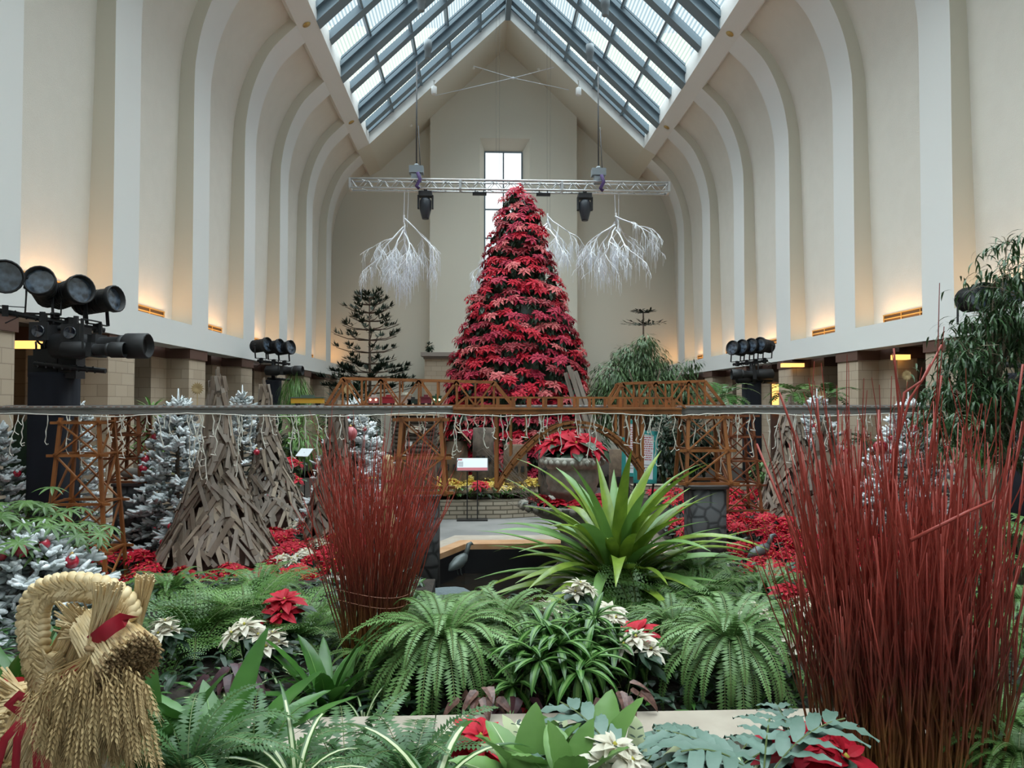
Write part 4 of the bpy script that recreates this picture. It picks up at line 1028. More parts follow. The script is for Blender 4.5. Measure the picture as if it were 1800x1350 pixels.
stave_cone(582, 10.1, 704, .3, .36, 'slender wooden stave cone directly left of the smaller twig bundle', 3, 330, 596, 1.3)
stave_cone(1398, 11.2, 706, .52, .36, 'pale wooden stave cone at right, beside the red poinsettia bed', 4, 420, 1388, 1.2)
stave_cone(1462, 9.9, 742, .42, .36, 'narrow wooden stave cone half hidden by the tall red twigs', 5, 300, 1448, 1.2)

# ================================================================ RED POINSETTIA CARPETS
pk = [Kind(potted(s, None, 5, .17, .24, 12, .105, segs=2)[0].build('poinsettia', [G_dark, C_red, C_eye])) for s in (1, 2, 3)]
pw_ = [Kind(potted(s, None, 5, .15, .25, 12, .1, segs=2)[0].build('poinsettia', [G_dark, C_white, C_eye])) for s in (8, 9)]
obst = [(atx(384, 850, 8.65), 8.65, .55), (atx(318, 850, 9.4), 9.4, .3), (atx(482, 850, 12), 12, .45), (atx(425, 850, 12), 12, .3), (atx(622, 850, 10.9), 10.9, .4), (atx(582, 850, 10.1), 10.1, .35), (atx(153, 850, 8), 8, .38), (atx(234, 850, 9.5), 9.5, .3), (atx(742, 850, 8), 8, .35),
 (atx(1398, 850, 11.2), 11.2, .5), (atx(1462, 850, 9.9), 9.9, .4), (atx(1437, 850, 12), 12, .3), (atx(1598, 850, 10.4), 10.4, .4), (atx(1234, 850, 8), 8, .35), (atx(1297, 850, 9.5), 9.5, .25), (atx(138, 850, 10.4), 10.4, .3), (atx(-6, 850, 8.6), 8.6, .35)]
r = random.Random(44)
LAND = [(atx(384, 850, 8.65), 8.65, 'the large stave cone'), (atx(482, 850, 12), 12, 'the second stave cone'), (atx(582, 850, 10.1), 10.1, 'the slender stave cone'), (atx(318, 850, 9.4), 9.4, 'the left flocked tree'), (atx(153, 850, 8), 8, 'the tall left tower'), (-1.2, 8, 'the pool edge'),
 (atx(1398, 850, 11.2), 11.2, 'the pale stave cone'), (atx(1462, 850, 9.9), 9.9, 'the narrow stave cone'), (atx(1234, 850, 8), 8, 'the right pier'), (atx(1297, 850, 9.5), 9.5, 'the reddish tower'), (atx(1598, 850, 10.4), 10.4, 'the wide flocked tree'), (3.5, 14.5, 'the far wall'), (-2.4, 15.3, 'the left end'), (0, 15.3, 'the sign'), (1.2, 15.6, 'the right end')]
def carpet(x0, x1, y0, y1, st, grp, lab, skip=lambda x, y: False, mixw=.05, zb=.36, kinds=None, s0=1.0, glab='cream poinsettia standing among the red ones in the left bed'):
    y = y0; k = 0
    while y < y1:
        x = x0 + (k % 2) * st / 2; k += 1
        while x < x1:
            xx = x + r.uniform(-.05, .05); yy = y + r.uniform(-.05, .05)
            if not skip(xx, yy) and all((xx - a) ** 2 + (yy - b) ** 2 > (c + .1) ** 2 for a, b, c in obst):
                if mixw and r.random() < mixw: r.choice(pw_).put((xx, yy, zb), r.uniform(0, 6), r.uniform(.85, 1.05) * s0, glab, 'cream poinsettias mixed into ' + grp)
                else:
                    d_, nm_ = min((math.hypot(xx - a, yy - b), n_) for a, b, n_ in LAND)
                    row_ = 'front' if yy < y0 + (y1 - y0) * .33 else ('middle' if yy < y0 + (y1 - y0) * .67 else 'back')
                    r.choice(kinds or pk).put((xx, yy, zb), r.uniform(0, 6), r.uniform(.85, 1.15) * s0, lab + ', %s rows, nearest %s' % (row_, nm_), grp)
            x += st
        y += st * .9
carpet(-5.1, -1.4, 6.95, 11.2, .31, 'red poinsettias of the left bed', 'red poinsettia in the left bed', lambda x, y: y > 10.4 and -4.6 < x < -2.7, .07)
carpet(2.75, 5.3, 7.0, 11.4, .31, 'red poinsettias of the right bed', 'red poinsettia in the right bed', mixw=.0)
carpet(3.4, 7.6, 12.2, 14.7, .42, 'red poinsettias at the back of the right bed', 'far red poinsettia behind the right bed', mixw=0)
yk = [Kind(potted(s, None, 5, .17, .24, 12, .1, segs=2)[0].build('poinsettia', [G_mid, C_yel, C_eye])) for s in (31, 32)]
carpet(-2.6, 1.2, 15.1, 16.2, .36, 'yellow poinsettias behind the low stone wall', 'yellow poinsettia behind the stone wall', kinds=yk, mixw=0, zb=.34, s0=1.25)
for px, py, Y, lab in ((845, 862, 15.0, 'red poinsettia among the yellow ones, right of the sign'), (795, 850, 15.6, 'dark red poinsettia among the yellow ones, left of the sign'), (1000, 865, 16, 'red poinsettia behind the urn at the far wall')):
    pk[0].put((atx(px, py, Y), Y, .36), 1, 1.35, lab)
# magenta pot poinsettias by the left log planter
for px, py, Y, s, lab in ((513, 812, 12.6, 1.5, 'magenta poinsettia bowl right of the second stave cone'), (512, 840, 12.2, 1.5, 'red poinsettia right of the second stave cone, below the magenta one')):
    pk[1].put((atx(px, py, Y), Y, zof(py, Y) - .3), 1, s, lab)
# poinsettias in the urn
big = [Kind(potted(s, None, 6, .26, .2, 26, .2, segs=4)[0].build('poinsettia', [G_dark, C_red, C_eye])) for s in (61, 62)]
F0 = Vector((fx, 9.2, .07))
big[0].put(F0 + Vector((0, 0, 1.46)), 0, (1.45, 1.45, 1.7), 'large red poinsettia filling the top bowl of the stone urn')
for k in range(7):
    a = -PI / 2 + (k - 3) * .62; big[k % 2].put(F0 + Vector((.42 * math.cos(a), .42 * math.sin(a), .93)), a, .62, 'red poinsettia in the lower bowl of the stone urn, %s from the left' % ('first', 'second', 'third', 'fourth', 'fifth', 'sixth', 'seventh')[k], 'red poinsettias in the lower urn bowl')
# ================================================================ BACKGROUND TREES
def clump(m, c, R, n, L_, W, r, down=.5, prof=lance, segs=2, flat=1):
    for k in range(n):
        v = Vector((r.gauss(0, 1), r.gauss(0, 1), r.gauss(0, 1))).normalized(); q = r.random() ** .4
        p = Vector(c) + Vector((v.x * R[0], v.y * R[1], v.z * R[2])) * q
        d = Vector((v.x + r.uniform(-.5, .5), v.y + r.uniform(-.5, .5), v.z * flat - down + r.uniform(-.3, .3)))
        m.leaf(p, d, (0, 0, 1), L_ * r.uniform(.7, 1.3), W, .5, .1, segs, prof)
# tall hoop pine at the left
Yp = 24; x0 = atx(649, 600, Yp)
root = empty('hoop_pine', (x0, Yp, .3), 0, 'tall dark conifer with tiered tufted branches against the cream wall at left', 'tree')
zt = at(649, 520, Yp).z - .3; r = random.Random(2)
m = MB(); m.tube([(0, 0, 0), (.03, 0, zt * .5), (0, 0, zt)], [.09, .05, .02], 7); m.build('trunk', M_bark, root)
G_pine = mat('dark_pine_needles', (.015, .03, .018), .7, (.03, .05, .03), 8)
m = MB(); mf = MB(); s_ = Yp / FPX
for py, w, lo in ((524, 30, .1), (536, 26, .2), (550, 44, .2), (565, 40, .1), (580, 56, .05), (598, 58, 0), (620, 52, -.1), (640, 50, -.1), (655, 62, -.1), (664, 70, -.15), (678, 80, -.15), (692, 84, -.2)):
    z = at(649, py, Yp).z - .3
    for k in range(7):
        a = 2 * PI * k / 7 + py * .37; L_ = w * s_ * r.uniform(.8, 1.1); e = Vector((L_ * math.cos(a), L_ * math.sin(a), L_ * .18 + lo * .2)); m.tube([(0, 0, z), (e.x * .6, e.y * .6, z + e.z * .2), (e.x, e.y, z + e.z)], [.022, .015, .01], 4)
        for j in range(4 if py < 650 else 12):
            t = r.uniform(.55, 1.02) if py > 530 else r.uniform(.2, 1); c = Vector((e.x * t, e.y * t, z + e.z * t + .03))
            for q in range(7):
                mf.leaf(c, (math.cos(a + r.uniform(-1.3, 1.3)), math.sin(a + r.uniform(-1.3, 1.3)), r.uniform(-.2, .9)), (0, 0, 1), r.uniform(.14, .26), .05, -.3, .2, 2)
m.build('branches', M_bark, root); mf.build('needle_tufts', G_pine, root)
m = MB(); clump(m, (0, 0, 0), (.85, .8, 1.3), 2200, .3, .07, r, .2)
tag(m.build('dark_shrub', G_dark, loc=(atx(618, 690, 22), 22, 1.6)), 'big dark evergreen shrub at the foot of the tall left conifer', 'shrub')
# small norfolk pine and bushy fig at the right
Yq = 18.6; root = empty('young_norfolk_pine', (atx(1131, 600, Yq), Yq, .3), 0, 'young conifer with two flat dark tiers poking above the bushy fig at right', 'tree')
zt = at(1131, 546, Yq).z - .3; m = MB(); m.tube([(0, 0, 0), (0, 0, zt)], [.05, .018], 6); m.build('trunk', M_bark, root)
mf = MB()
for py, w in ((551, 17), (572, 36)):
    z = at(1131, py, Yq).z - .3
    for k in range(13):
        a = 2 * PI * k / 13; L_ = w * Yq / FPX
        for j in range(9):
            t = (j + 1) / 9; mf.leaf((L_ * t * math.cos(a), L_ * t * math.sin(a), z + .06 * t), (math.cos(a + r.uniform(-1, 1)), math.sin(a + r.uniform(-1, 1)), r.uniform(.0, .5)), (0, 0, 1), .15, .05, .1, .1, 2)
mf.build('needles', G_pine, root)
Yq = 17.0; root = empty('bushy_fig_tree', (atx(1132, 690, Yq), Yq, .55), 0, 'broad bushy fig tree with fine drooping leaves right of the flower tree', 'tree')
m = MB(); m.tube([(0, 0, 0), (0, .05, 1.0), (.1, 0, 2)], [.07, .05, .04], 7)
for k in range(9): a = k * .7; m.tube([(0, 0, .9), (.5 * math.cos(a), .5 * math.sin(a), 1.8), (1.0 * math.cos(a), .8 * math.sin(a), 2.5)], [.035, .025, .01], 5)
m.build('trunk', M_bark, root)
def zq(py): return at(1132, py, Yq).z - .55
m = MB()
for (px, py, rx, rz, n) in ((1131, 640, 55, 45, 1500), (1085, 668, 50, 40, 1300), (1180, 665, 45, 35, 1000), (1131, 690, 92, 42, 2200), (1200, 690, 35, 35, 500), (1065, 715, 40, 50, 900), (1131, 605, 22, 18, 260), (1215, 640, 18, 14, 60), (1100, 625, 25, 20, 260)):
    clump(m, (atx(px, py, Yq) - root.location.x, r.uniform(-.2, .2), zq(py)), (rx * Yq / FPX, .85 * min(rx, 60) * Yq / FPX, rz * Yq / FPX), n, .17, .035, r, .9)
m.build('foliage', G_figb, root)
# other greenery behind the railway
def shrub(px, py, Y, rx, rz, n, L_, W, mt, label, zb, down=.4, name='shrub', seed=1):
    r2 = random.Random(seed); p = at(px, py, Y); o = MB(); s = Y / FPX
    clump(o, (0, 0, p.z - zb), (rx * s, rx * s * .8, rz * s), n, L_, W, r2, down); 
    o.mi = 1
    for k in range(5): o.tube([(0, 0, 0), (.3 * rx * s * math.cos(k * 1.3), .3 * rx * s * math.sin(k * 1.3), p.z - zb)], [.02, .01], 4, False)
    return tag(o.build(name, [mt, G_stem], loc=(p.x, Y, zb)), label, name.replace('_', ' '))
def palm(px, py, Y, n, L_, label, mt, zb, seed=1, spread=1.2):
    r2 = random.Random(seed); p = at(px, py, Y); root = empty('potted_palm', (p.x, Y, zb), 0, label, 'palm'); o = MB(); H = p.z - zb
    for k in range(n):
        a = 2.4 * k; e = r2.uniform(.15, 1.25); o.frond((0, 0, H), a, e, L_ * r2.uniform(.7, 1.1), L_ * .5, spread, 16, r2, rach=.006, stem=.2)
    o.build('fronds', [mt, G_stem], root); o = MB(); o.tube([(0, 0, 0), (0, 0, H + .02)], [.035, .025], 6); o.build('trunk', M_bark, root)
palm(1268, 700, 15, 20, .8, 'dark green palm between the right truss bridge and the far right lighting tower', G_mid, .36, 4)
palm(1395, 692, 15.5, 16, .8, 'striped-leaf palm in front of the far right brick pier', G_fern, .36, 5)
palm(1455, 700, 15.0, 12, .7, 'green palm behind the right flocked tree', G_mid, .36, 6)
palm(1520, 778, 12.5, 20, .5, 'dark fan-leaved palm between the two right flocked trees', G_dark, .36, 7)
palm(1725, 800, 9.5, 22, .55, 'dark fan-leaved palm under the weeping tree at right', G_mid, .36, 8)
palm(1765, 745, 12, 14, .6, 'green palm behind the weeping tree, at the right wall', G_mid, .36, 18)
shrub(520, 690, 18, 25, 40, 500, .5, .02, G_fern, 'grassy weeping plant beside the far left lighting tower', .3, 1.6, 'weeping_plant', 2)
shrub(520, 765, 13.5, 55, 45, 500, .3, .03, G_bright, 'pale striped grassy plant behind the second stave cone', .3, .2, 'grass_clump', 3)
shrub(480, 800, 13.2, 30, 40, 260, .3, .1, G_dark, 'dark leafy shrub behind the second stave cone', .3, .1, 'shrub', 4)
shrub(1165, 785, 15.9, 42, 55, 900, .14, .06, G_dark, 'dark purple-green shrub between the teal poster and the right trestle tower', .56, .3, 'shrub', 5)
shrub(1215, 770, 16.6, 60, 60, 900, .22, .08, G_dark, 'dark leafy shrub behind the right trestle tower', .56, .3, 'shrub', 6)
shrub(1340, 830, 14.0, 20, 14, 160, .14, .06, G_fern2, 'variegated leafy plant at the back of the right bed', .36, .1, 'shrub', 7)
shrub(900, 770, 20.8, 190, 40, 1400, .3, .12, G_dark, 'dark hedge at the foot of the flower tree', .3, .3, 'hedge', 8)
o = MB(); clump(o, (0, 0, .25), (.16, .16, .18), 160, .12, .06, r, .2); tag(o.build('shelf_plant', G_dark, loc=(atx(755, 610, 30.5), 30.6, 4.36)), 'little dark plant standing on the stone shelf left of the flower tree', 'plant')
# yellow green dracaenas at the left
root = empty('yellow_green_dracaena', (atx(272, 800, 10.6), 10.6, .36), 0, 'bright yellow-green dracaena rosettes between the left trestle towers and flocked tree', 'plant')
o = MB(); st_ = MB()
for px, py, n, L_ in ((266, 722, 22, .34), (262, 770, 30, .42), (285, 745, 26, .36), (248, 800, 26, .36), (290, 790, 26, .36), (272, 835, 22, .34)):
    c = at(px, py, 10.6) - root.location
    for k in range(n):
        a = k * 2.4; e = 1.3 - 1.3 * k / n; o.leaf(c, (math.cos(a) * math.cos(e), math.sin(a) * math.cos(e), math.sin(e)), (0, 0, 1), L_ * r.uniform(.8, 1.1), .035, .8, .2, 4, blade)
    st_.tube([(c.x * .4, 0, 0), c], [.018, .012], 5)
o.build('leaves', G_bright, root); st_.build('stems', G_stem, root)
# broad dark leaves far left
root = empty('bird_of_paradise_plant', (atx(48, 800, 9.3), 9.3, .36), 0, 'broad dark upright leaves directly left of the black draped tower', 'plant')
for px0, py0, px1, py1, W in ((52, 960, 28, 735, .34), (58, 960, 46, 728, .3), (50, 960, 12, 800, .25), (45, 960, 60, 770, .3)):
    a = at(px0, py0, 9.3) - root.location; b = at(px1, py1, 9.1) - root.location; o = MB(); o.leaf(a + (b - a) * .35, b - a, (0, -1, .1), (b - a).length * .65, W, .15, .1, 6, oval); o.mi = 1; o.tube([a, a + (b - a) * .4], .014, 5); o.build('leaf', [G_dark, G_stem], root)

# ================================================================ WEEPING TREE ON THE RIGHT
Yw = 6.9; root = empty('weeping_fig_tree', (atx(1740, 800, Yw), Yw, .36), 0, 'weeping fig tree with long drooping dark leaves at the right edge', 'tree')
r = random.Random(12); o = MB(); lf = MB(); L0 = root.location
base = Vector((0, 0, 0)); crown = at(1745, 720, Yw) - L0
o.tube([base, at(1750, 900, Yw + .3) - L0, at(1765, 800, Yw + .3) - L0, crown], [.04, .032, .026, .02], 7)
for (px, py, n, rx, ry) in ((1700, 715, 200, 50, 45), (1755, 720, 220, 55, 45), (1700, 620, 150, 45, 35), (1785, 585, 150, 40, 40), (1770, 430, 60, 35, 20), (1775, 475, 100, 40, 25), (1790, 520, 150, 50, 25), (1745, 505, 90, 25, 18), (1775, 560, 170, 50, 25), (1710, 600, 190, 30, 22), (1765, 610, 210, 45, 30), (1695, 640, 170, 26, 24), (1670, 690, 220, 26, 30), (1715, 680, 220, 40, 30), (1775, 680, 230, 40, 35), (1665, 740, 190, 24, 24), (1700, 735, 180, 30, 26), (1775, 745, 230, 40, 32), (1735, 770, 90, 40, 20), (1655, 785, 60, 20, 12), (1730, 560, 110, 26, 24), (1790, 800, 100, 26, 20)):
    c = at(px, py, Yw + r.uniform(-.35, .45)) - L0; s = Yw / FPX
    tw = [crown, (crown + c) / 2 + Vector((0, 0, .12)), c]; o.tube(tw, [.02, .012, .005], 5)
    for k in range(int(n * 1.35)):
        p = c + Vector((r.gauss(0, .5) * rx * s, r.gauss(0, .22), r.gauss(0, .5) * ry * s)); a = r.uniform(0, 2 * PI)
        lf.leaf(p, (math.cos(a) * .75, math.sin(a) * .75, r.uniform(-.5, .45)), (0, 0, 1), r.uniform(.12, .21), r.uniform(.017, .024), 1.3, .15, 4, lance)
    for k in range(n // 9):
        q = c + Vector((r.gauss(0, .5) * rx * s, r.gauss(0, .15), r.gauss(0, .5) * ry * s)); o.tube([c, (c + q) / 2 + Vector((0, 0, .03)), q], [.005, .004, .002], 3, False)
o.build('branches', mat('pale_fig_bark', (.22, .17, .12), .8), root); lf.build('leaves', G_fig, root)

# ================================================================ SIGNS AND VILLAGE
M_metal = mat('black_powder_coat', (.015, .015, .016), .4)
M_paper = mat('printed_white_panel', (.72, .76, .8), .5)
M_redink = mat('red_print', (.45, .08, .1), .5); M_inkg = mat('grey_print', (.3, .3, .32), .5); M_teal = mat('teal_frame', (.03, .27, .26), .5)
Ys = 14.6; h = empty('information_sign', (atx(832, 905, Ys), Ys, 0), 0, 'slanted information sign on two black legs in front of the yellow poinsettias', 'sign')
m = MB(); m.box((-.32, -.17, 0), (.28, .17, .02)); m.build('base_plate', M_metal, h)
for q in (-.12, .08): m = MB(); m.bar((q, 0, 0), (q, 0, .98), .022, .022, (0, 1, 0)); m.build('post', M_metal, h)
Rt = Matrix.Rotation(.95, 3, 'X'); pt = lambda x, y, z=0: Rt @ Vector((x, y, z)) + Vector((-.02, 0, 1.08))
def slab(m, x0, x1, y0, y1, z0, z1): 
    m.grid([[pt(x0, y0, z0), pt(x1, y0, z0), pt(x1, y1, z0), pt(x0, y1, z0)], [pt(x0, y0, z1), pt(x1, y0, z1), pt(x1, y1, z1), pt(x0, y1, z1)]], True, True)
m = MB(); slab(m, -.31, .31, -.15, .15, 0, .015); pf_ = m.build('panel_frame', M_metal, h)
m = MB(); slab(m, -.295, .295, -.14, .14, .015, .019); m.mi = 1; slab(m, -.295, .295, -.14, -.075, .019, .022); slab(m, -.28, -.2, .09, .12, .019, .022); m.mi = 2
for k in range(5): slab(m, -.28, -.18, -.05 + k * .024, -.037 + k * .024, .019, .021)
m.build('printed_panel', [M_paper, M_redink, M_inkg], pf_)
def poster(px0, py0, px1, py1, Y, tilt, label):
    a = at(px0, py0, Y); b = at(px1, py1, Y); w = b.x - a.x; H = a.z - b.z; root = empty('framed_poster', ((a.x + b.x) / 2, Y, 0), tilt, label, 'poster'); z0 = b.z
    sh = .055 * 0
    m = MB(); t = .07
    L2 = [(-w / 2, z0), (w / 2, z0), (w / 2, z0 + H), (-w / 2, z0 + H)]
    for (x0_, z0_, x1_, z1_) in ((-w / 2, z0, -w / 2 + t, z0 + H), (w / 2 - t, z0, w / 2, z0 + H), (-w / 2, z0 + H - t, w / 2, z0 + H), (-w / 2, z0, w / 2, z0 + t)): m.box((x0_, -.02, z0_), (x1_, .02, z1_))
    fr_ = m.build('frame', M_teal, root); m = MB(); m.box((-w / 2 + .03, -.008, z0 + .03), (w / 2 - .03, .012, z0 + H - .03)); m.mi = 1; r3 = random.Random(px0)
    for k in range(11):
        z = z0 + H * (.86 - k * .042); ww = w * r3.uniform(.22, .34); x = -ww
        while x < ww: l = r3.uniform(.02, .05); m.box((x, -.0105, z), (min(x + l, ww), -.008, z + .017)); x += l + .012
    m.mi = 2
    for k in range(5): z = z0 + H * (.34 - k * .05); ww = w * .2; m.box((-ww * .5, -.0105, z), (ww, -.008, z + .014))
    m.build('printed_sheet', [M_paper, M_redink, M_inkg], fr_)
    m = MB()
    for s in (-1, 1): m.bar((s * w * .4, .02, z0), (s * w * .4, .2, 0), .03, .02)
    m.bar((-w * .42, 0, z0 + .01), (w * .42, 0, z0 + .01), .03, .04); m.build('stand', M_metal, root)
    root.rotation_euler = (-.06, .06, tilt); return root
poster(1109, 757, 1153, 850, 12.6, .25, 'front teal-framed poster of red text standing behind the arch bridge')
poster(1089, 738, 1120, 838, 13.8, .3, 'rear teal-framed poster partly hidden by the front one')
h = empty('plant_label_sign', at(535, 795, 12.4), -.5, 'small white slanted label on a stem beside the magenta poinsettia bowl', 'sign')
m = MB(); m.grid([[(-.13, -.07, -.06), (.13, -.07, -.06), (.13, -.065, -.068), (-.13, -.065, -.068)], [(-.13, .07, .06), (.13, .07, .06), (.13, .075, .052), (-.13, .075, .052)]], True, True); m.build('plaque', M_paper, h)
m = MB(); m.tube([(0, 0, 0), (0, .02, .36 - h.location.z)], .01, 5); m.build('stem', M_metal, h)
# bark houses of the railway village
M_log = mat('dark_log_bark', (.06, .045, .035), .9, (.12, .09, .07), 8, .4, 20); M_burl = mat('tan_bark_roof', (.32, .22, .13), .9, (.2, .13, .08), 14, .5, 40)
M_moss = mat('brown_stump_bark', (.14, .095, .06), .9, (.09, .06, .04), 6, .5, 18)
Yh = 13.8; a = at(690, 730, Yh); b = at(765, 795, Yh)
h = empty('log_cabin', ((a.x + b.x) / 2, Yh, .3), 0, 'dark log cabin with an oval sign, behind the middle-left trestle tower', 'model house'); w = (b.x - a.x) / 2; z0 = b.z - .3; z1 = a.z - .3
m = MB()
for k in range(9): z = z0 + (z1 - z0) * (k + .5) / 9; m.tube([(-w, -.0, z), (w, 0, z)], (z1 - z0) / 17, 7)
for s in (-1, 1):
    for k in range(9): z = z0 + (z1 - z0) * (k + 1) / 9.5; m.tube([(s * w * .95, -.05, z), (s * w * .95, .6, z)], (z1 - z0) / 18, 6)
m.build('log_walls', M_log, h)
m = MB(); m.box((-w, .0, 0), (w, .6, z0)); m.build('base', M_moss, h)
m = MB(); m.grid([[(-w - .08, -.12, z1), (w + .08, -.12, z1)], [(-w - .08, .3, z1 + .25), (w + .08, .3, z1 + .25)], [(-w - .08, .72, z1), (w + .08, .72, z1)]]); m.build('roof', M_burl, h)
m = MB(); n = 20; m.grid([[(.02 + s * .13 * math.cos(2 * PI * j / n), -.075 + y, (z0 + z1) / 2 + .08 + s * .07 * math.sin(2 * PI * j / n)) for j in range(n)] for s, y in ((1, .02), (1, 0), (.85, -.006), (.02, -.006))], True, True)
m.mi = 1
for k in range(5): x = -.055 + k * .035; m.tube([(x, -.086, (z0 + z1) / 2 + .06), (x + .012, -.086, (z0 + z1) / 2 + .1 + (.015 if k == 0 else 0)), (x + .024, -.086, (z0 + z1) / 2 + .06)], .004, 4)
m.build('oval_sign', [mat('cream_oval', (.5, .42, .33), .6), M_cap], h)
m = MB(); 
for q in range(2): m.box((-.2 + q * .1, -.08, z0 + .12), (-.12 + q * .1, -.06, z0 + .2))
m.build('window', mat('cabin_pane', (.6, .62, .62), .3), h)
def stump(px, ytop, ybot, hw, Y, label, roof, seed=1, mt=M_moss):
    r4 = random.Random(seed); a = at(px, ytop, Y); b = at(px, ybot, Y); R_ = hw * Y / FPX; h = empty('stump_house', (a.x, Y, .28 if (a.x < 1.6 and Y < 17.1) else 0), 0, label, 'model house'); H = a.z - h.location.z
    m = MB(); m.smooth = True; n = 18; m.grid([[(R_ * (1.1 - .12 * t) * math.cos(2 * PI * j / n) * (1 + .05 * math.sin(j * 2.3)), R_ * (1.1 - .12 * t) * math.sin(2 * PI * j / n) * (1 + .05 * math.cos(j * 1.7)), H * t) for j in range(n)] for t in (0, .3, .6, 1)], True, True); m.build('walls', mt, h)
    if roof:
        m = MB(); m.grid([[(-R_ * 1.25, -R_ * 1.25, H * .93), (-R_ * 1.25, R_ * 1.2, H * .93)], [(.0, -R_ * 1.25, H + .28), (0, R_ * 1.2, H + .28)], [(R_ * 1.25, -R_ * 1.25, H * .93), (R_ * 1.25, R_ * 1.2, H * .93)]]); m.grid([[(-R_ * 1.25, -R_ * 1.25, H * .97), (-R_ * 1.25, R_ * 1.2, H * .97)], [(.0, -R_ * 1.25, H + .33), (0, R_ * 1.2, H + .33)], [(R_ * 1.25, -R_ * 1.25, H * .97), (R_ * 1.25, R_ * 1.2, H * .97)]]); m.build('roof', M_burl, h)
    for q in range(3):
        a_ = -PI / 2 + (q - 1) * .6; c = Vector((R_ * 1.0 * math.cos(a_), R_ * 1.0 * math.sin(a_), H * .55)); m = MB(); m.box((c.x - .035, c.y - .05, c.z - .06), (c.x + .035, c.y + .02, c.z + .07)); m.build('window', M_black, h)
stump(800, 775, 850, 22, 14.2 + 1.6, 'tan stump house with a burl roof left of the sign, behind the railway', True)
stump(850, 752, 850, 18, 16.2, 'tall dark bark stump tower just behind the information sign', False, 2, M_log)
stump(906, 782, 850, 20, 15.8, 'brown bark stump left of the urn, seen under the arch', False, 3)
stump(960, 785, 850, 13, 15.2, 'grey stump hidden beside the urn rim', False, 4, M_log)
stump(1085, 790, 850, 14, 15.0, 'stump with a pale cut top right of the urn', False, 5)
m = MB()
for k in range(5): m.tube([(-1.1 + r.uniform(-.1, .1), .03 * k, .42 + .03 * k), (1.0, .02 * k, .43 + .025 * k)], .022, 6)
tag(m.build('rustic_rail', mat('pale_rail_bark', (.4, .33, .26), .85), loc=(atx(860, 840, 14.9), 15.1, .05)), 'low rail of pale sticks behind the yellow poinsettias', 'rail')
# wooden giraffe-like straw figure seen between twigs
h = empty('straw_doll', at(682, 895, 9.4), 0, 'small straw figure tied with red bands behind the smaller twig bundle', 'figure')
h.location.z = .36; Hd = at(682, 800, 9.4).z - .36
m = MB()
for k in range(60):
    a = k * 2.4; q = .075 * math.sqrt((k % 20) / 20 + .05); m.tube([(q * 1.5 * math.cos(a), q * 1.5 * math.sin(a), 0), (q * math.cos(a), q * math.sin(a), Hd * .55), (q * 1.1 * math.cos(a + .2), q * 1.1 * math.sin(a + .2), Hd * .92)], .006, 4)
M_straw = mat('golden_straw', (.58, .42, .21), .6, (.76, .6, .36), 9, rnd=0, stretch=(3, 3, 3)); M_strawd = mat('straw_cut_ends', (.2, .12, .055), .9, (.36, .24, .12), 60); M_wheat = mat('wheat_ears', (.4, .27, .12), .7, (.58, .42, .21), 14)
M_rib = mat('red_ribbon', (.36, .006, .022), .45)
m.build('body', M_straw, h); m = MB(); m.ball((0, 0, Hd * .95), .075, 10); m.build('head', M_straw, h)
for z in (.3, .5, .75): m = MB(); m.lathe([(.088, -.012), (.092, 0), (.088, .012)], 14, (0, 0, Hd * z)); m.build('red_band', M_rib, h)
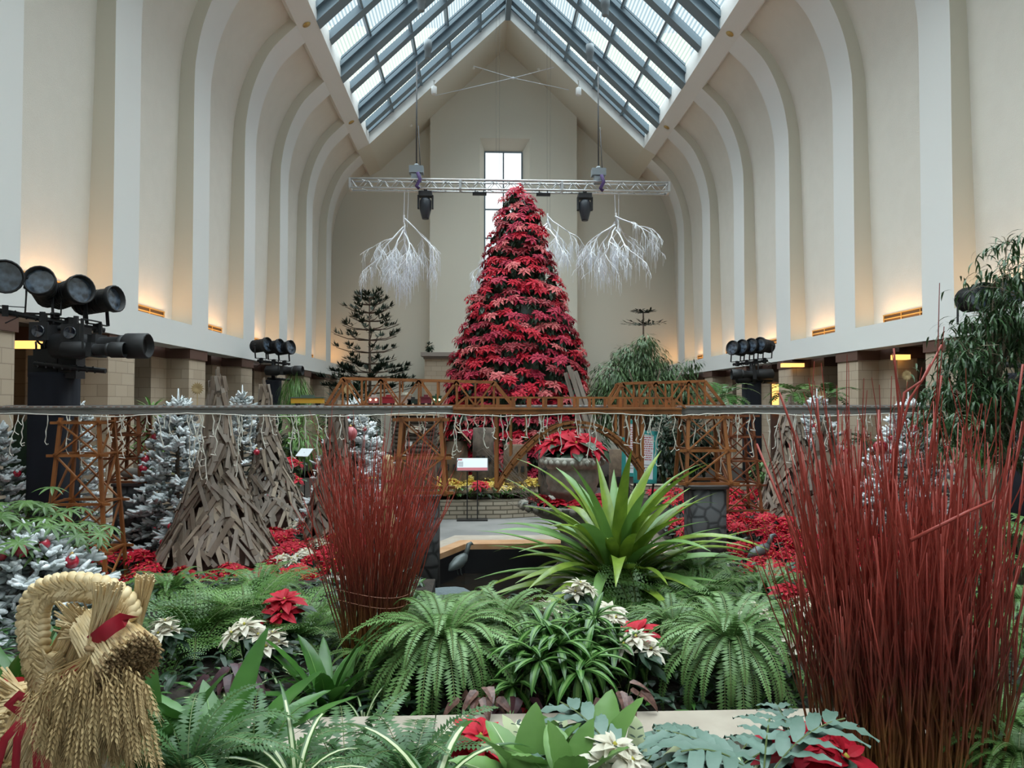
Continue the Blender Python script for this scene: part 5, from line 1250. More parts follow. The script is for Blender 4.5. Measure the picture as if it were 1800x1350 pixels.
# ================================================================ RED TWIG BUNDLES
def twigs(px, Y, zb, r0, r1, H0, H1, n, rad, label, seed, lean=0, tall=()):
    r = random.Random(seed); x = atx(px, 1000, Y); root = empty('red_twig_bundle', (x, Y, zb), 0, label, 'twig bundle'); h_ = H1
    mt = bpy.data.materials.new('dogwood_bark'); mt.use_nodes = True; nt = mt.node_tree; N = nt.nodes; L = nt.links; b = N['Principled BSDF']; b.inputs['Roughness'].default_value = .5
    tc = N.new('ShaderNodeTexCoord'); sp = N.new('ShaderNodeSeparateXYZ'); mr = N.new('ShaderNodeMapRange'); no = N.new('ShaderNodeTexNoise'); no.inputs['Scale'].default_value = 14
    L.new(tc.outputs['Object'], sp.inputs[0]); L.new(tc.outputs['Object'], no.inputs[0])
    ad = N.new('ShaderNodeMath'); ad.operation = 'MULTIPLY_ADD'; ad.inputs[1].default_value = .5 * H0; L.new(no.outputs[0], ad.inputs[0]); L.new(sp.outputs[2], ad.inputs[2])
    L.new(ad.outputs[0], mr.inputs[0]); mr.inputs[1].default_value = (.8 if n > 300 else .35) * H0; mr.inputs[2].default_value = (1.5 if n > 300 else 1.3) * H0
    cr = N.new('ShaderNodeValToRGB'); cr.color_ramp.elements[0].color = (.24, .1, .028, 1); cr.color_ramp.elements[0].position = .15; cr.color_ramp.elements[1].color = (.33, .045, .03, 1); cr.color_ramp.elements[1].position = .9
    e = cr.color_ramp.elements.new(.5); e.color = (.15, .03, .018, 1)
    L.new(mr.outputs[0], cr.inputs[0]); L.new(cr.outputs[0], b.inputs['Base Color'])
    m = MB()
    for k in range(n):
        a = k * 2.39996; q = math.sqrt((k % 97 + .5) / 97); q = max(q, .55) if k % 3 else q
        b0 = Vector((r0 * q * math.cos(a), r0 * .8 * q * math.sin(a), 0)); H = r.uniform(H0, H1) * (1 if k % 9 else 1.08)
        o = r1 * q * r.uniform(.8, 1.1)
        t_ = Vector((o * math.cos(a + r.uniform(-.3, .3)) + lean * H, o * .85 * math.sin(a + r.uniform(-.3, .3)), H))
        pts = []
        for j in range(8):
            t = j / 7; p = b0.lerp(t_, t ** 1.25 if 0 else t); p.x = b0.x + (t_.x - b0.x) * t ** 1.5; p.y = b0.y + (t_.y - b0.y) * t ** 1.5
            p += Vector((r.uniform(-1, 1), r.uniform(-1, 1), 0)) * .011 * (H1 / 1.3); pts.append(p)
        m.tube(pts, [rad * (1.15 - .6 * j / 7) * (1 if j < 7 else .6) for j in range(8)], 5)
        for _ in range(r.choice((2, 3, 4))):
            j = r.choice((4, 5, 5, 6, 6)); p = pts[j]; d = (pts[7] - pts[j - 1]).normalized() + Vector((r.uniform(-.35, .35), r.uniform(-.3, .3), .1)); l = H * r.uniform(.08, .28)
            m.tube([p, p + d * l * .5, p + d * l + Vector((0, 0, l * .15))], [rad * .55, rad * .45, rad * .25], 4, False)
    for tp in tall: m.tube(tp, [rad * 1.15 * (1 - .5 * i / len(tp)) for i in range(len(tp))], 6)
    o = m.build('stems', mt, root); o['kind'] = 'stuff'
    for z in (.52 * H0, .6 * H0):
        w = MB(); n2 = 36; zz = r0 + (r1 - r0) * (z / H1) ** 1.5 + .008
        w.tube([(zz * math.cos(2 * PI * j / n2) + lean * z, zz * .82 * math.sin(2 * PI * j / n2), z + .02 * math.sin(j * .35)) for j in range(n2 + 1)], rad * .4, 4); w.build('binding_twig', mat('binding_twig_bark', (.38, .16, .1), .6), root)
    return root
Yt = 2.4; xb = atx(1590, 1000, Yt); OT = Vector((xb, Yt, .45)); P3 = lambda *a: [at(px, py, Yt + dy) - OT for px, py, dy in a]
twigs(1590, Yt, .45, .24, .385, 1.1, 1.72, 330, .005, 'tall bundle of upright red dogwood twigs filling the right foreground', 1, -.015,
      (P3((1560, 1200, 0), (1572, 900, 0), (1580, 720, 0), (1574, 650, 0), (1571, 612, 0)), P3((1560, 1200, .1), (1570, 800, .1), (1600, 700, .1), (1630, 655, .1), (1655, 606, .1)),
       P3((1470, 1200, 0), (1425, 900, 0), (1395, 760, 0), (1370, 690, 0)), P3((1590, 1100, 0), (1640, 760, 0), (1655, 660, 0)), P3((1560, 900, 0), (1590, 690, 0), (1620, 670, .0), (1635, 640, 0)), P3((1700, 1200, 0), (1755, 900, 0), (1790, 700, 0), (1798, 640, 0)), P3((1440, 1100, 0), (1400, 950, 0), (1330, 780, .1)),
       P3((1500, 1200, 0), (1540, 900, 0), (1545, 720, 0)), P3((1480, 1100, 0), (1440, 760, 0), (1436, 640 + 60, 0)), P3((1600, 950, -.3), (1700, 900, -.3), (1745, 880, -.25))))
Yl = 4.5
twigs(655, Yl, .72, .17, .44, .78, 1.32, 230, .0042, 'smaller bundle of upright red dogwood twigs left of the pool', 2, .03)

# ================================================================ STRAW GOAT
GO = Vector((atx(60, 1290, 1.75), 1.75, .45)); goat = empty('straw_goat', GO, 0, 'braided straw goat with red ribbons and wheat-ear beard at lower left', 'straw figure')
Gq = lambda px, py, Y=1.75: at(px, py, Y) - GO
r = random.Random(77)
def sheaf(m, a, b, ra, rb, n, sr=.0022, jit=.01, core=True, swirl=0, sides=4):
    a = Vector(a); b = Vector(b); d = (b - a).normalized(); u = d.orthogonal().normalized(); w = d.cross(u)
    if core: m.tube([a, b], [ra * .9, rb * .9], 14)
    for k in range(n):
        t = 2 * PI * k / n * 1.0 + r.uniform(-.03, .03); q0 = ra * r.uniform(.9, 1.06); q1 = rb * r.uniform(.9, 1.06)
        p = a + (u * math.cos(t) + w * math.sin(t)) * q0 - d * r.uniform(0, jit); e = b + (u * math.cos(t + swirl) + w * math.sin(t + swirl)) * q1 + d * r.uniform(0, jit)
        m.tube([p, (p + e) / 2 + Vector((r.uniform(-.003, .003),) * 3), e], sr, sides)
b0, b1 = Gq(-190, 1330, 2.15), Gq(85, 1285, 1.86)
m = MB(); sheaf(m, b0, b1, .135, .118, 150, .0034, .02); sheaf(m, b0, b1, .12, .12, 60, .003, .02, False, .3)
m.build('body', M_straw, goat)
m = MB(); sheaf(m, Gq(70, 1310, 1.84), Gq(160, 1100, 1.8), .085, .05, 110, .003, .02); m.build('neck', M_straw, goat)
for (px, Y) in ((60, 1.8), (75, 1.95), (-150, 2.05), (-130, 2.2)):
    a = Gq(px, 1330, Y); m = MB(); sheaf(m, a, (a.x + .02, a.y, .0), .045, .03, 40, .003, .01); m.build('leg', M_straw, goat)
# tail-like spray at the left edge and side spray
m = MB(); a = Gq(70, 1250, 1.85)
for k in range(46):
    e = Gq(-10 + r.uniform(-30, 25), 1185 + r.uniform(-15, 60), 1.85 + r.uniform(-.03, .05)); m.tube([a + Vector((r.uniform(-.03, .03), r.uniform(-.02, .02), r.uniform(-.02, .02))), e], .0032, 4)
m.build('back_spray', M_straw, goat)
m = MB(); a = Gq(165, 1118, 1.76)
for k in range(80):
    e = Gq(r.uniform(92, 150), r.uniform(1056, 1125), 1.74 + r.uniform(-.05, .05)); m.tube([a + Vector((r.uniform(-.015, .015), r.uniform(-.02, .02), r.uniform(-.015, .015))), e], .0024, 4)
m.build('cheek_spray', M_straw, goat)
# head bundle with cut muzzle
h0, h1 = Gq(168, 1102, 1.74), Gq(226, 1165, 1.66)
m = MB(); sheaf(m, h0, h1, .05, .066, 120, .003, .012, swirl=.25); sheaf(m, h0, h1, .045, .062, 60, .0028, .018, False, -.2); m.build('head', M_straw, goat)
m = MB(); d = (h1 - h0).normalized(); u = d.orthogonal().normalized(); w = d.cross(u)
for k in range(520):
    q = .066 * math.sqrt(k / 520); t = k * 2.39996; p = h1 + (u * math.cos(t) + w * math.sin(t)) * q * (1 + .12 * math.sin(k)); l = r.uniform(.004, .02)
    m.tube([p - d * .01, p + d * l + Vector((r.uniform(-.002, .002),) * 3)], .0026, 4)
m.build('cut_muzzle', M_strawd, goat)
# upright ear tufts
for (pa, pts, n, nm) in (((166, 1145, 1.66), (163, 216, 1022, 1040), 120, 'left'), ((236, 1100, 1.78), (238, 272, 1008, 1022), 90, 'right')):
    m = MB(); a = Gq(*pa)
    for k in range(n):
        px = r.uniform(pts[0], pts[1]); e = Gq(px, r.uniform(pts[2], pts[3]), pa[2] + r.uniform(-.03, .03)); s = Vector((r.uniform(-.011, .011), r.uniform(-.011, .011), 0))
        m.tube([a + s - (e - a) * .15, a + s * 1.3, e], .0022, 4)
    m.build('ear_tuft', M_straw, goat)
a = Gq(164, 1138, 1.645); m = MB(); m.lathe([(.016, -.004), (.018, 0), (.016, .004)], 12, a); m.build('tie', M_strawd, goat)
# braided horn
def braid(m, C, rads, turns):
    n = len(C)
    for s in range(3):
        for half in (0, 1):
            pts = []; rr = []
            for k in range(n):
                t = k / (n - 1); d = (C[min(k + 1, n - 1)] - C[max(k - 1, 0)]).normalized(); up = Vector((0, -1, 0)); sd = d.cross(up).normalized(); ph = 2 * PI * (turns * t + s / 3)
                pts.append(C[k] + sd * math.sin(ph) * rads[k] * .62 + up * math.sin(2 * ph) * rads[k] * .42 + (sd * (half - .5) * rads[k] * .35)); rr.append(rads[k] * .4)
            m.tube(pts, rr, 8)
cp = [(222, 1088, 1.72), (215, 1062, 1.73), (190, 1042, 1.74), (150, 1032, 1.75), (112, 1032, 1.75), (78, 1042, 1.75), (62, 1065, 1.75), (58, 1100, 1.75), (62, 1140, 1.75), (68, 1180, 1.75), (78, 1204, 1.75), (92, 1196, 1.75), (98, 1172, 1.75), (96, 1150, 1.74)]
C = [Vector(p) for p in catmull([tuple(Gq(*p)) for p in cp], 12)]
n = len(C); rads = [.030 - .015 * max(0, (k / n - .55) / .45) for k in range(n)]
m = MB(); braid(m, C, rads, 13); m.build('braided_horn', M_straw, goat)
# wispy surface straws along the braid
m = MB()
for k in range(260):
    j = r.randrange(2, n - 3); d = (C[j + 1] - C[j - 1]).normalized(); sd = d.cross(Vector((0, -1, 0))).normalized(); s = r.choice((-1, 1))
    p = C[j] + sd * s * rads[j] * r.uniform(0, .3) + Vector((0, -rads[j] * .72, 0)); e = p + (d * .9 + sd * s * .8).normalized() * .03 + Vector((0, .006, 0)); m.tube([p, (p + e) / 2 + Vector((0, -.004, 0)), e], .0018, 3, False)
m.build('braid_straws', M_straw, goat)
# red ribbons
def ribbon(pts, w, nm='ribbon', up=(0, -1, 0)):
    m = MB(); rows = []
    P_ = [Vector(p) for p in pts]
    for k, p in enumerate(P_):
        d = (P_[min(k + 1, len(P_) - 1)] - P_[max(k - 1, 0)]).normalized(); sd = d.cross(Vector(up)).normalized(); rows.append([p - sd * w / 2, p + Vector(up) * .003, p + sd * w / 2])
    m.smooth = True; m.grid(rows); m.smooth = False; m.grid([[q + Vector((0, .0015, 0)) for q in row] for row in rows]); m.build(nm, M_rib, goat)
ribbon([Gq(*p) for p in ((160, 1130, 1.655), (175, 1118, 1.63), (195, 1102, 1.62), (215, 1090, 1.64), (230, 1083, 1.68))], .032)
ribbon([Gq(*p) for p in ((100, 1200, 1.68), (120, 1185, 1.66), (145, 1172, 1.66), (170, 1160, 1.7))], .028)
for off in (1, 2):
    ax0 = b1.lerp(b0, [.10, .3, .62][off]); dd = (b1 - b0).normalized(); u = dd.cross(Vector((0, 0, 1))).normalized(); w_ = u.cross(dd)
    ribbon([ax0 + (u * math.cos(t) + w_ * math.sin(t)) * .132 + dd * .05 * math.sin(t * 1.0) for t in [k * PI / 12 - 1.2 for k in range(22)]], .022, 'ribbon_band', (dd.cross(Vector((0, 0, 1)))).normalized() * -1 if 0 else (0, -1, .3))
for q in range(4):
    ribbon([Gq(60 + 3 * q, 1236, 1.72), Gq(40 + q * 12, 1262, 1.69), Gq([8, 30, 62, 70][q], 1300, 1.69), Gq([-10, 26, 66, 90][q], 1365, 1.7)], .017)
for s in (-1, 1): ribbon([Gq(60, 1236, 1.7), Gq(60 + s * 28, 1222, 1.68), Gq(60 + s * 46, 1240, 1.68), Gq(60 + s * 26, 1252, 1.69), Gq(60, 1238, 1.7)], .02, 'bow')
# wheat-ear beard
def wheat(m, root_, tip, bend):
    a = Vector(root_); e = Vector(tip); mid = (a + e) / 2 + bend
    m.tube([a, mid, e], .0012, 3, False); d = (e - mid).normalized(); L_ = .06
    for k in range(11):
        p = e - d * L_ + d * L_ * k / 11 * 1.1
        for s in range(3):
            t = k * 1.1 + s * 2.09; o = d.orthogonal().normalized(); o = (Matrix.Rotation(t, 3, d) @ o); q = p + o * .0045
            m.leaf(q, d + o * .45, o, .013, .0055, -.2, .2, 2)
            if k % 2 == 0: m.tube([q, q + (d + o * .35).normalized() * .035], .0004, 3, False)
m = MB()
src = [(165, 1150, 1.64)] * 2 + [(215, 1175, 1.66)] * 1 + [(120, 1180, 1.7)]
for k in range(230):
    s = r.choice(src); a = Gq(s[0] + r.uniform(-6, 6), s[1] + r.uniform(-6, 10), s[2])
    e = Gq(r.gauss(150, 48) if s[0] < 200 else r.gauss(225, 24), r.uniform(1225, 1350) if s[0] < 200 else r.uniform(1210, 1320), s[2] + r.uniform(-.06, .06)); e.x = max(e.x, Gq(62, 1200).x)
    wheat(m, a, e, Vector((r.uniform(-.01, .01) + (e.x - a.x) * .25, -.02, .02)))
m.build('wheat_beard', M_wheat, goat)
m = MB()
for k in range(130): a = Gq(164 + r.uniform(-6, 6), 1140, 1.645 + r.uniform(-.01, .01)); e = Gq(r.uniform(120, 185), r.uniform(1200, 1240), 1.66 + r.uniform(-.04, .04)); m.tube([a, (a + e) / 2, e], .0016, 3, False)
m.build('beard_stalks', M_straw, goat)

# ================================================================ FOREGROUND PLANTS
def mk(name, cat, build, mats): m = MB(); build(m); o = m.build(name, mats); o['category'] = cat; return Kind(o)
def boston(seed, n=72, L_=.5, W=.085, dr=2.0, nn=44, e0=.25, e1=1.45, dbl=False):
    def b(m):
        r = random.Random(seed)
        for k in range(n):
            t = k / n; a = k * 2.39996; e = e0 + (e1 - e0) * (1 - t) + r.uniform(-.12, .12); l = L_ * r.uniform(.75, 1.15) * (.75 + .35 * t)
            m.frond((.02 * math.cos(a), .02 * math.sin(a), .02), a, e, l, W * r.uniform(.85, 1.15), dr * r.uniform(.75, 1.1), nn, r, r.uniform(-.3, .3), .1, rach=.002, double=dbl)
    return b
bf = [mk('boston_fern', 'fern', boston(s), [G_fern, G_stem]) for s in (1, 2)]
bfp = [mk('boston_fern', 'fern', boston(s, 78, .48, .08), [G_fern2, G_stem]) for s in (3, 4)]
sw = [mk('sword_fern', 'fern', boston(s, 26, .62, .14, 1.5, 30, .3, 1.4), [G_fernb, G_stem]) for s in (5, 6)]
lf_ = [mk('lace_fern', 'fern', boston(s, 26, .5, .24, 1.0, 15, .2, 1.25, True), [G_fern, G_stem]) for s in (7, 8)]
def lobe2(t): return math.sin(PI * min(1, .06 + .94 * t ** .9)) ** .75
def nest(seed, n, L_, W, dr=.5, prof=lobe2 if 1 else oval):
    def b(m):
        r = random.Random(seed)
        for k in range(n):
            a = k * 2.39996; e = 1.45 - 1.0 * (k / n) + r.uniform(-.08, .08); l = L_ * r.uniform(.75, 1.1)
            d = (math.cos(a) * math.cos(e), math.sin(a) * math.cos(e), math.sin(e)); b0 = (.02 * math.cos(a), .02 * math.sin(a), 0)
            m.smooth = True
            m.mi = 0; m.leaf(b0, d, (0, 0, 1), l, W * r.uniform(.8, 1.1), dr * r.uniform(.6, 1.3), .3, 18, prof, .018)
            m.mi = 1; m.leaf((b0[0], b0[1], .004), d, (0, 0, 1), l * .93, .006, dr * .9, .1, 6, blade); m.smooth = False
    return b
bn = [mk('birds_nest_fern', 'fern', nest(s, 16, .5, .1, .7), [G_mid, G_bright]) for s in (1, 2)]
bl = [mk('broad_leaf_plant', 'plant', nest(s, 8, .38, .14, .55, lobe2), [G_bright, G_cream]) for s in (3, 4)]
def dracaena(seed, ns=13, nl=17, L_=.19, W=.032):
    def b(m):
        r = random.Random(seed)
        for s in range(ns):
            a0 = s * 2.4; q = .2 * math.sqrt(s / ns); c = Vector((q * math.cos(a0), q * math.sin(a0), .16 + .16 * (1 - s / ns) + r.uniform(-.03, .03))); m.mi = 2; m.tube([(c.x * .4, c.y * .4, 0), c], .006, 4, False)
            for k in range(nl):
                a = k * 2.4 + s; e = 1.1 - 1.5 * k / nl + r.uniform(-.2, .2); d = Vector((math.cos(a) * math.cos(e), math.sin(a) * math.cos(e), math.sin(e))); l = L_ * r.uniform(.75, 1.15); dr = 1.4 * r.uniform(.6, 1.2)
                m.smooth = True; m.mi = 0; m.leaf(c, d, (0, 0, 1), l, W, dr, .18, 6, lance)
                m.mi = 1; m.leaf(c + Vector((0, 0, .0035)), d, (0, 0, 1), l * .93, W * .42, dr * .95, .18, 6, lance); m.smooth = False
    return b
sd_ = [mk('striped_dracaena', 'plant', dracaena(s), [G_mid, G_bright, G_stem]) for s in (1, 2)]
def spider(seed, n=34, L_=.5, W=.026, dr=2.0, e1=1.4):
    def b(m):
        r = random.Random(seed)
        for k in range(n):
            a = k * 2.4; e = e1 - .9 * k / n + r.uniform(-.1, .1); d = Vector((math.cos(a) * math.cos(e), math.sin(a) * math.cos(e), math.sin(e))); l = L_ * r.uniform(.6, 1.1); q = dr * r.uniform(.7, 1.2)
            m.smooth = True; m.mi = 0; m.leaf((0, 0, 0), d, (0, 0, 1), l, W, q, .3, 10, blade); m.mi = 1; m.leaf(d * .004, d, (0, 0, 1), l * .98, W * .45, q * 1.0, .3, 10, blade); m.smooth = False
    return b
sp_ = [mk('spider_plant', 'plant', spider(s), [G_mid, G_cream]) for s in (1, 2)]
spb = [mk('variegated_strap_plant', 'plant', spider(s, 16, .55, .04, 1.9, 1.35), [G_mid, G_cream]) for s in (3,)]
def lobe(t): return math.sin(PI * min(1, .12 + .88 * t ** .85)) ** .7
def bluestar(seed, n=5, L_=.4):
    def b(m):
        r = random.Random(seed)
        for k in range(n):
            a = k * 2.4; e = r.uniform(.5, 1.2); p = Vector((0, 0, 0)); st = L_ / 12; pts = [p.copy()]; m.smooth = True
            for j in range(12):
                e -= .09; d = Vector((math.cos(a) * math.cos(e), math.sin(a) * math.cos(e), math.sin(e))); p = p + d * st; pts.append(p.copy()); sd = Vector((-math.sin(a), math.cos(a), 0))
                if j in (3, 5, 7, 9): 
                    for s in (-1, 1): m.leaf(p, d * .95 + sd * s, (0, 0, 1), .18 * r.uniform(.8, 1.1), .05, .6, .2, 9, lobe, .1)
            m.leaf(pts[6], pts[12] - pts[6], (0, 0, 1), L_ * .62, .055, .3, .15, 10, lobe, .09); m.leaf(pts[2], pts[7] - pts[2], (0, 0, 1), L_ * .5, .04, .3, .05, 6, oval); m.mi = 1; m.tube(pts, .003, 4, False); m.mi = 0; m.smooth = False
    return b
bs = [mk('blue_star_fern', 'fern', bluestar(s), [G_blue, G_stem]) for s in (1, 2)]
def caladium(m):
    r = random.Random(4)
    for k in range(17):
        a = k * 2.4; c = Vector((.12 * math.cos(a) * r.uniform(.3, 1.2), .12 * math.sin(a) * r.uniform(.3, 1.2), r.uniform(.12, .3))); m.mi = 1; m.tube([(0, 0, 0), c], .003, 3, False); m.mi = 0; m.leaf(c, (math.cos(a), math.sin(a) - .3, r.uniform(-.8, .2)), (r.uniform(-.5, .5), r.uniform(-.5, .5), 1), r.uniform(.09, .15), r.uniform(.06, .09), .7, .25, 7, lambda t: (1 - t) ** .7 * min(1, t * 6 + .3) + .02)
cal = mk('pink_caladium', 'plant', caladium, [C_cal, G_stem])
purp = mk('purple_leaf_plant', 'plant', caladium, [C_pur, G_stem])
def calathea(m):
    r = random.Random(6)
    for k in range(9):
        a = k * 2.4; e = 1.2 - .6 * k / 9; d = Vector((math.cos(a) * math.cos(e), math.sin(a) * math.cos(e), math.sin(e))); l = .3
        m.smooth = True; m.mi = 0; m.leaf((0, 0, 0), d, (0, 0, 1), l, .085, .35, .1, 10, oval); m.mi = 1; sd = d.cross(Vector((0, 0, 1))).normalized()
        for j in range(7):
            for s in (-1, 1): m.leaf(d * (l * (.2 + .1 * j)) + Vector((0, 0, .006)) + sd * s * .004, d * .6 + sd * s, (0, 0, 1), .028, .016, .2, .05, 3, oval)
        m.smooth = False
cth = mk('patterned_calathea', 'plant', calathea, [G_cream, G_dark])
def strap(m):
    r = random.Random(8)
    for k in range(120):
        a = k * 2.39996; e = 1.5 - 1.75 * (k / 120) + r.uniform(-.1, .1); d = (math.cos(a) * math.cos(e), math.sin(a) * math.cos(e), math.sin(e)); m.smooth = True
        m.mi = 0 if k % 3 else 1; q_ = .02 + .09 * k / 120; m.leaf((q_ * math.cos(a), q_ * math.sin(a), .1 - .08 * k / 120), d, (0, 0, 1), r.uniform(.6, .95), r.uniform(.07, .105), r.uniform(.35, 1.5), .35, 12, lambda t: min(1, .55 + t * 1.4) * (1 - t ** 2.6) + .01, twist=r.uniform(-.3, .3)); m.smooth = False
stp = mk('strap_leaf_plant', 'plant', strap, [G_strap, G_bright])
def palmate(seed, ns=46, R=.55, H=.75):
    def b(m):
        r = random.Random(seed)
        for s in range(ns):
            a0 = s * 2.4; q = R * math.sqrt((s + .5) / ns); c = Vector((q * math.cos(a0), q * math.sin(a0), H * (1 - .55 * q / R) + r.uniform(-.12, .1))); m.mi = 1; m.tube([(c.x * .3, c.y * .3, 0), (c.x * .6, c.y * .6, c.z * .7), c], [.008, .005, .003], 4, False); m.mi = 0
            ax = Vector((c.x * .5, c.y * .5 - .1, .7)).normalized(); u = ax.orthogonal().normalized(); w = ax.cross(u)
            for k in range(9): t = 2 * PI * k / 9; m.leaf(c, u * math.cos(t) + w * math.sin(t) + ax * .15, ax, .15 * r.uniform(.8, 1.15), .03, .7, .2, 4, lance)
    return b
plm = [mk('palmate_leaf_shrub', 'shrub', palmate(s), [G_fern, M_bark]) for s in (1, 2)]
wp = [Kind(potted(s, None, 4, .12, .2, 16, .12, segs=4)[0].build('cream_poinsettia', [G_dark, C_white, C_eye])) for s in (11, 12)]
rp = [Kind(potted(s, None, 3, .1, .2, 14, .15, segs=5)[0].build('red_poinsettia', [G_dark, C_red, C_eye])) for s in (15, 16)]
for k_ in wp + rp + pk + pw_ + yk + big: k_.p['category'] = 'poinsettia'
def put(k, px, Y, s, label, rz=0, zoff=0, tilt=(0, 0)):
    zb = .72 if Y > 3.45 else .45
    k.put((atx(px, 1100, Y), Y, zb + zoff), rz, s, label, None, tilt)
# middle bed, back rows
put(stp, 1085, 6.1, 1.42, 'big light green strap-leaved plant fanning out right of the pool', .4)
put(plm[0], -25, 5.6, 1.0, 'green palmate-leaved shrub at the far left above the flocked shrub', 0, .22)
put(plm[1], 75, 5.9, .9, 'smaller palmate-leaved shrub reaching toward the tall left trestle tower', 1, .2)
put(lf_[0], 340, 4.9, 1.5, 'lacy green fern left of the smaller twig bundle, the leftmost of three', 0)
put(lf_[1], 430, 5.3, 1.5, 'lacy green fern left of the smaller twig bundle, behind its neighbours', 1)
put(lf_[0], 525, 4.9, 1.35, 'lacy green fern directly left of the smaller twig bundle', 2)
put(bf[0], 455, 6.0, 1.3, 'arching green fern in front of the red carpet at left', 3)
put(bf[1], 840, 5.2, 1.15, 'arching fern between the smaller twig bundle and the dark pool', 1)
put(bf[0], 770, 4.9, 1.25, 'arching fern just right of the smaller twig bundle base', 2, .05)
put(lf_[1], 1120, 5.2, 1.5, 'lacy green fern in front of the strap-leaved plant, left one', 2)
put(lf_[0], 1215, 5.4, 1.5, 'lacy green fern in front of the strap-leaved plant, right one', .5)
put(bf[1], 1225, 6.0, 1.35, 'ladder-leaved fern before the right cobble pier', 2.2, .1)
put(bf[0], 1350, 5.9, 1.2, 'dark arching fern beneath the right bird figure', .7)
put(bf[1], 1310, 5.0, 1.25, 'arching fern in the middle right of the bed, behind the pale fern', 4)
put(bf[0], 300, 6.1, 1.1, 'small fern beside the foot of the large stave cone', 5)
# middle bed, front rows
put(bfp[0], 780, 4.0, 1.4, 'large spreading pale green arching fern in the centre foreground', 0, .26)
put(bfp[1], 880, 4.45, 1.3, 'pale arching fern behind and right of the large central fern', 1, .2)
put(bfp[1], 1285, 3.95, 1.4, 'large pale arching fern spilling over the stone edge at right of centre', 2, .24)
put(bfp[0], 1185, 4.5, 1.15, 'pale arching fern left of the big right-hand fern', 3, .15)
put(bf[0], 690, 4.3, 1.15, 'darker arching fern left of the large central fern', 4)
put(sd_[0], 975, 3.75, 1.3, 'striped lance-leaved plant tumbling over the stone edge in the centre', 0)
put(sd_[1], 1045, 4.0, 1.2, 'striped lance-leaved plant behind and right of the central one', 1)
put(bn[0], 575, 3.85, .95, 'glossy dark bird nest fern with upright leaves left of the central fern', 0)
put(bn[1], 1395, 4.5, .62, 'small bird nest fern left of the tall twig bundle', 1)
put(bl[0], 1345, 4.6, .75, 'broad pale-leaved plant among cream poinsettias right of centre', 2)
put(sp_[0], 470, 4.4, .75, 'striped grassy plant behind the cream poinsettias at left', 0)
put(sp_[1], 640, 3.6, .6, 'striped grassy plant under the left side of the central fern', 1)
put(sp_[0], 400, 3.7, .8, 'striped grassy plant in front of the cream poinsettias at left', 2)
put(cal, 850, 3.55, .85, 'pinkish caladium under the right side of the central fern', 0)
put(cal, 1085, 3.5, .9, 'pinkish caladium hanging over the stone edge right of centre', 1)
put(purp, 420, 3.8, 1.0, 'purple-black leafed plant below the left cream poinsettias', 0)
put(purp, 905, 3.6, .9, 'purple-black leafed plant beside the central red poinsettia', 2)
for (px, Y, s, lab) in ((290, 4.3, 1.0, 'cream poinsettia leftmost in the bed, right of the straw goat'), (430, 4.15, 1.1, 'cream poinsettia beside the dark bird nest fern, left one'), (478, 4.05, 1.0, 'cream poinsettia beside the dark bird nest fern, right one'), (1020, 5.0, 1.1, 'cream poinsettia farthest back in the centre, before the strap-leaved plant'), (962, 4.6, .95, 'blush cream poinsettia right of the central fern'), (1072, 4.35, 1.15, 'large cream poinsettia behind the striped plants'), (1118, 3.85, 1.1, 'cream poinsettia right of the striped plants near the stone edge'), (1392, 3.75, 1.15, 'cream poinsettia left of the tall twig bundle'), (1330, 4.45, 1.0, 'cream poinsettia beside the small broad-leaved plant'), (1415, 4.7, .9, 'cream poinsettia half behind the tall twig bundle, upper one')):
    wp[int(px) % 2].put((atx(px, 1100, Y), Y, .88), px * .1, s * .85, lab)
for (px, Y, s, z, lab) in ((500, 4.9, 1.0, .9, 'red poinsettia left of the base of the smaller twig bundle'), (1045, 4.5, .9, .86, 'red poinsettia peeking out behind the striped plants'), (1120, 4.15, 1.05, .88, 'red poinsettia right of the large cream one'), (1393, 5.2, .95, .9, 'red poinsettia low behind the tall twig bundle, left side'), (885, 3.65, 1.0, .74, 'red poinsettia under the fern in the centre, at the stone edge'), (1745, 3.6, .8, .7, 'red poinsettia between ferns at the right edge')):
    rp[int(px) % 2].put((atx(px, 1100, Y), Y, z - .1), px * .1, s, lab)
# near bed
def near(k, px, py, Y, s, label, rz=0, hp=.3, tilt=(0, 0)):
    """a plant whose middle shows at py: raised on a pot stem when the bed is lower"""
    p = at(px, py - 32, Y); z = max(.45, p.z - hp * s); k.put((p.x, Y, z), rz, s, label, None, tilt)
near(rp[0], 845, 1335, 2.55, .8, 'deep red poinsettia low in the centre foreground, before the stone edge', 0, .2)
near(rp[1], 1440, 1335, 2.15, 1.0, 'large deep red poinsettia at the foot of the tall twig bundle', 1, .2)
near(sw[0], 610, 1345, 2.5, .95, 'blue-green sword fern in the lower left centre foreground', 0, .2)
near(sw[1], 450, 1385, 2.15, .8, 'blue-green sword fern right of the straw goat', 2, .15)
near(sw[0], 720, 1350, 2.35, .75, 'blue-green sword fern whose long frond crosses the stone edge', 4.2, .15)
near(sw[1], 330, 1350, 2.0, .6, 'blue-green sword fern at the bottom edge beside the goat', 1, .12)
near(bn[0], 385, 1250, 2.35, .95, 'bright bird nest fern with wavy upright leaves right of the goat', 1.2, .32)
near(bn[1], 265, 1290, 2.2, .85, 'bird nest fern directly behind the goat muzzle', 2, .32)
near(bn[1], 25, 1210, 2.3, .85, 'bird nest fern with broad leaves behind the goat at the left edge', .5, .3)
near(bn[0], 118, 1190, 2.6, .7, 'bird nest fern seen through the loop of the goat horn', 2.5, .3)
near(spb[0], 760, 1345, 2.05, .75, 'plant with long white-striped arching straps in the lower centre', .3, .22)
near(sp_[1], 520, 1340, 2.1, .75, 'striped grassy plant low in front of the sword fern', 2, .2)
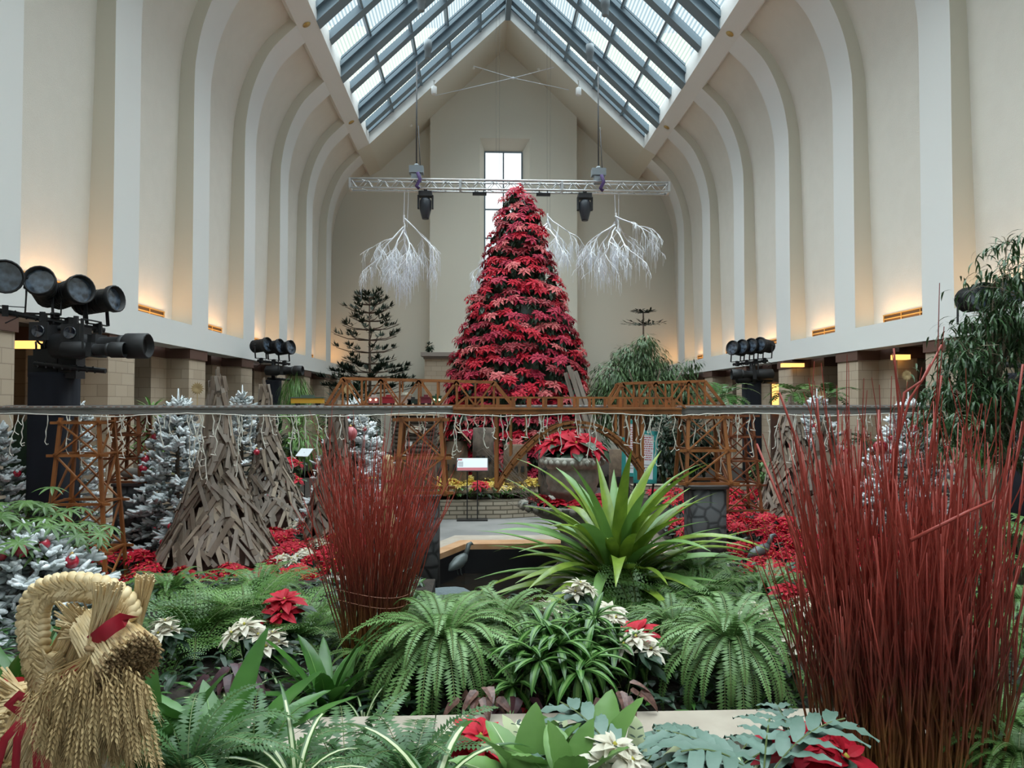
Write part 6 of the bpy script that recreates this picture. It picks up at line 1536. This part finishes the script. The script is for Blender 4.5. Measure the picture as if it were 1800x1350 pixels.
near(spb[0], 1310, 1340, 2.2, .55, 'striped arching plant left of the large red poinsettia', 2, .25)
near(bl[0], 1040, 1310, 2.2, .95, 'light green broad-leaved plant at bottom centre', .2, .24)
near(bl[1], 930, 1330, 2.1, .8, 'light green broad-leaved plant left of the patterned calathea', 1.3, .2)
near(bl[1], 1000, 1345, 1.95, .6, 'small dark-veined broad leaf plant at the bottom edge', 2.3, .2)
near(cth, 945, 1320, 2.25, .8, 'cream and green patterned calathea left of the broad leaves', 0, .22)
near(cth, 1120, 1345, 2.15, .75, 'cream and green patterned calathea right of the broad leaves', 1.4, .2)
near(bs[0], 1275, 1300, 2.35, 1.0, 'blue-green lobed fern in front of the stone edge, left of the twig bundle', .9, .2)
near(bs[1], 1110, 1320, 2.1, .85, 'blue-green lobed fern among the bottom centre broad leaves', 2.3, .2)
near(bs[0], 1400, 1310, 2.5, .65, 'small blue-green lobed fern behind the large red poinsettia', 3, .2)
near(bs[1], 1340, 1350, 1.95, .8, 'blue-green lobed fern at the bottom edge right of centre', .2, .14)
near(bf[0], 1770, 1290, 2.6, .75, 'arching fern at the lower right corner', 1, .1)
near(bf[1], 1790, 1345, 2.2, .6, 'fern at the very bottom of the right edge', 2, .1)
near(bf[1], 1745, 1130, 3.7, .6, 'fern hanging right of the tall twig bundle', 2.6, .12)
near(bfp[0], 1800, 1080, 3.9, .7, 'pale fern at the right edge, halfway down', 1, .1)
near(plm[0], 1790, 990, 4.6, .6, 'leafy variegated shrub at the right edge beyond the twigs', 1, .4)
near(lf_[0], 1790, 940, 5.8, .8, 'lacy fern at the right edge beneath the weeping tree', 1, .3)
near(wp[0], 1080, 1350, 1.95, .7, 'cream poinsettia cut off by the bottom edge, centre', 1, .2)
near(wp[1], 790, 1335, 2.75, .7, 'cream poinsettia half hidden before the stone edge', 2, .2)
# bare white twigs left of the strap plant
m = MB(); r = random.Random(31); o0 = at(948, 888, 9.0)
for k in range(22):
    e = at(r.uniform(845, 940), r.uniform(775, 880), 8.8 + r.uniform(-.3, .2)) - o0; md = e * .5 + Vector((r.uniform(-.05, .1), 0, r.uniform(-.1, .05))); m.tube([(r.uniform(-.02, .02), 0, 0), md, e], [.004, .003, .0015], 4, False)
    for q in range(3): p = md.lerp(e, r.random()); m.tube([p, p + Vector((r.uniform(-.15, .05), 0, r.uniform(-.05, .15)))], [.0025, .0015], 3, False)
tag(m.build('bare_pale_branches', M_weath, loc=o0), 'bare pale twigs sticking out left of the strap-leaved plant', 'branches')
# low ground cover between the plants
m = MB(); r = random.Random(9)
for k in range(9500):
    if k % 5 < 4:
        x = r.uniform(-3.6, 5.2); y = r.uniform(3.56, 6.6); z = .72
        if y > 5.5 and -.5 < x < 1.15: continue
    else: x = r.uniform(-2.6, 3.2); y = r.uniform(1.5, 3.05); z = .45
    m.mi = 0 if r.random() < .7 else 1
    a = r.uniform(0, 6.28); m.leaf((x, y, z + r.uniform(0, .14)), (math.cos(a), math.sin(a), r.uniform(-.1, .9)), (0, 0, 1), r.uniform(.07, .17), r.uniform(.02, .05), .7, .15, 3, lance)
tag(m.build('ground_cover', [G_dark, G_mid]), 'low dark green ground cover filling the gaps between the bedded plants', 'ground cover', kind='stuff')
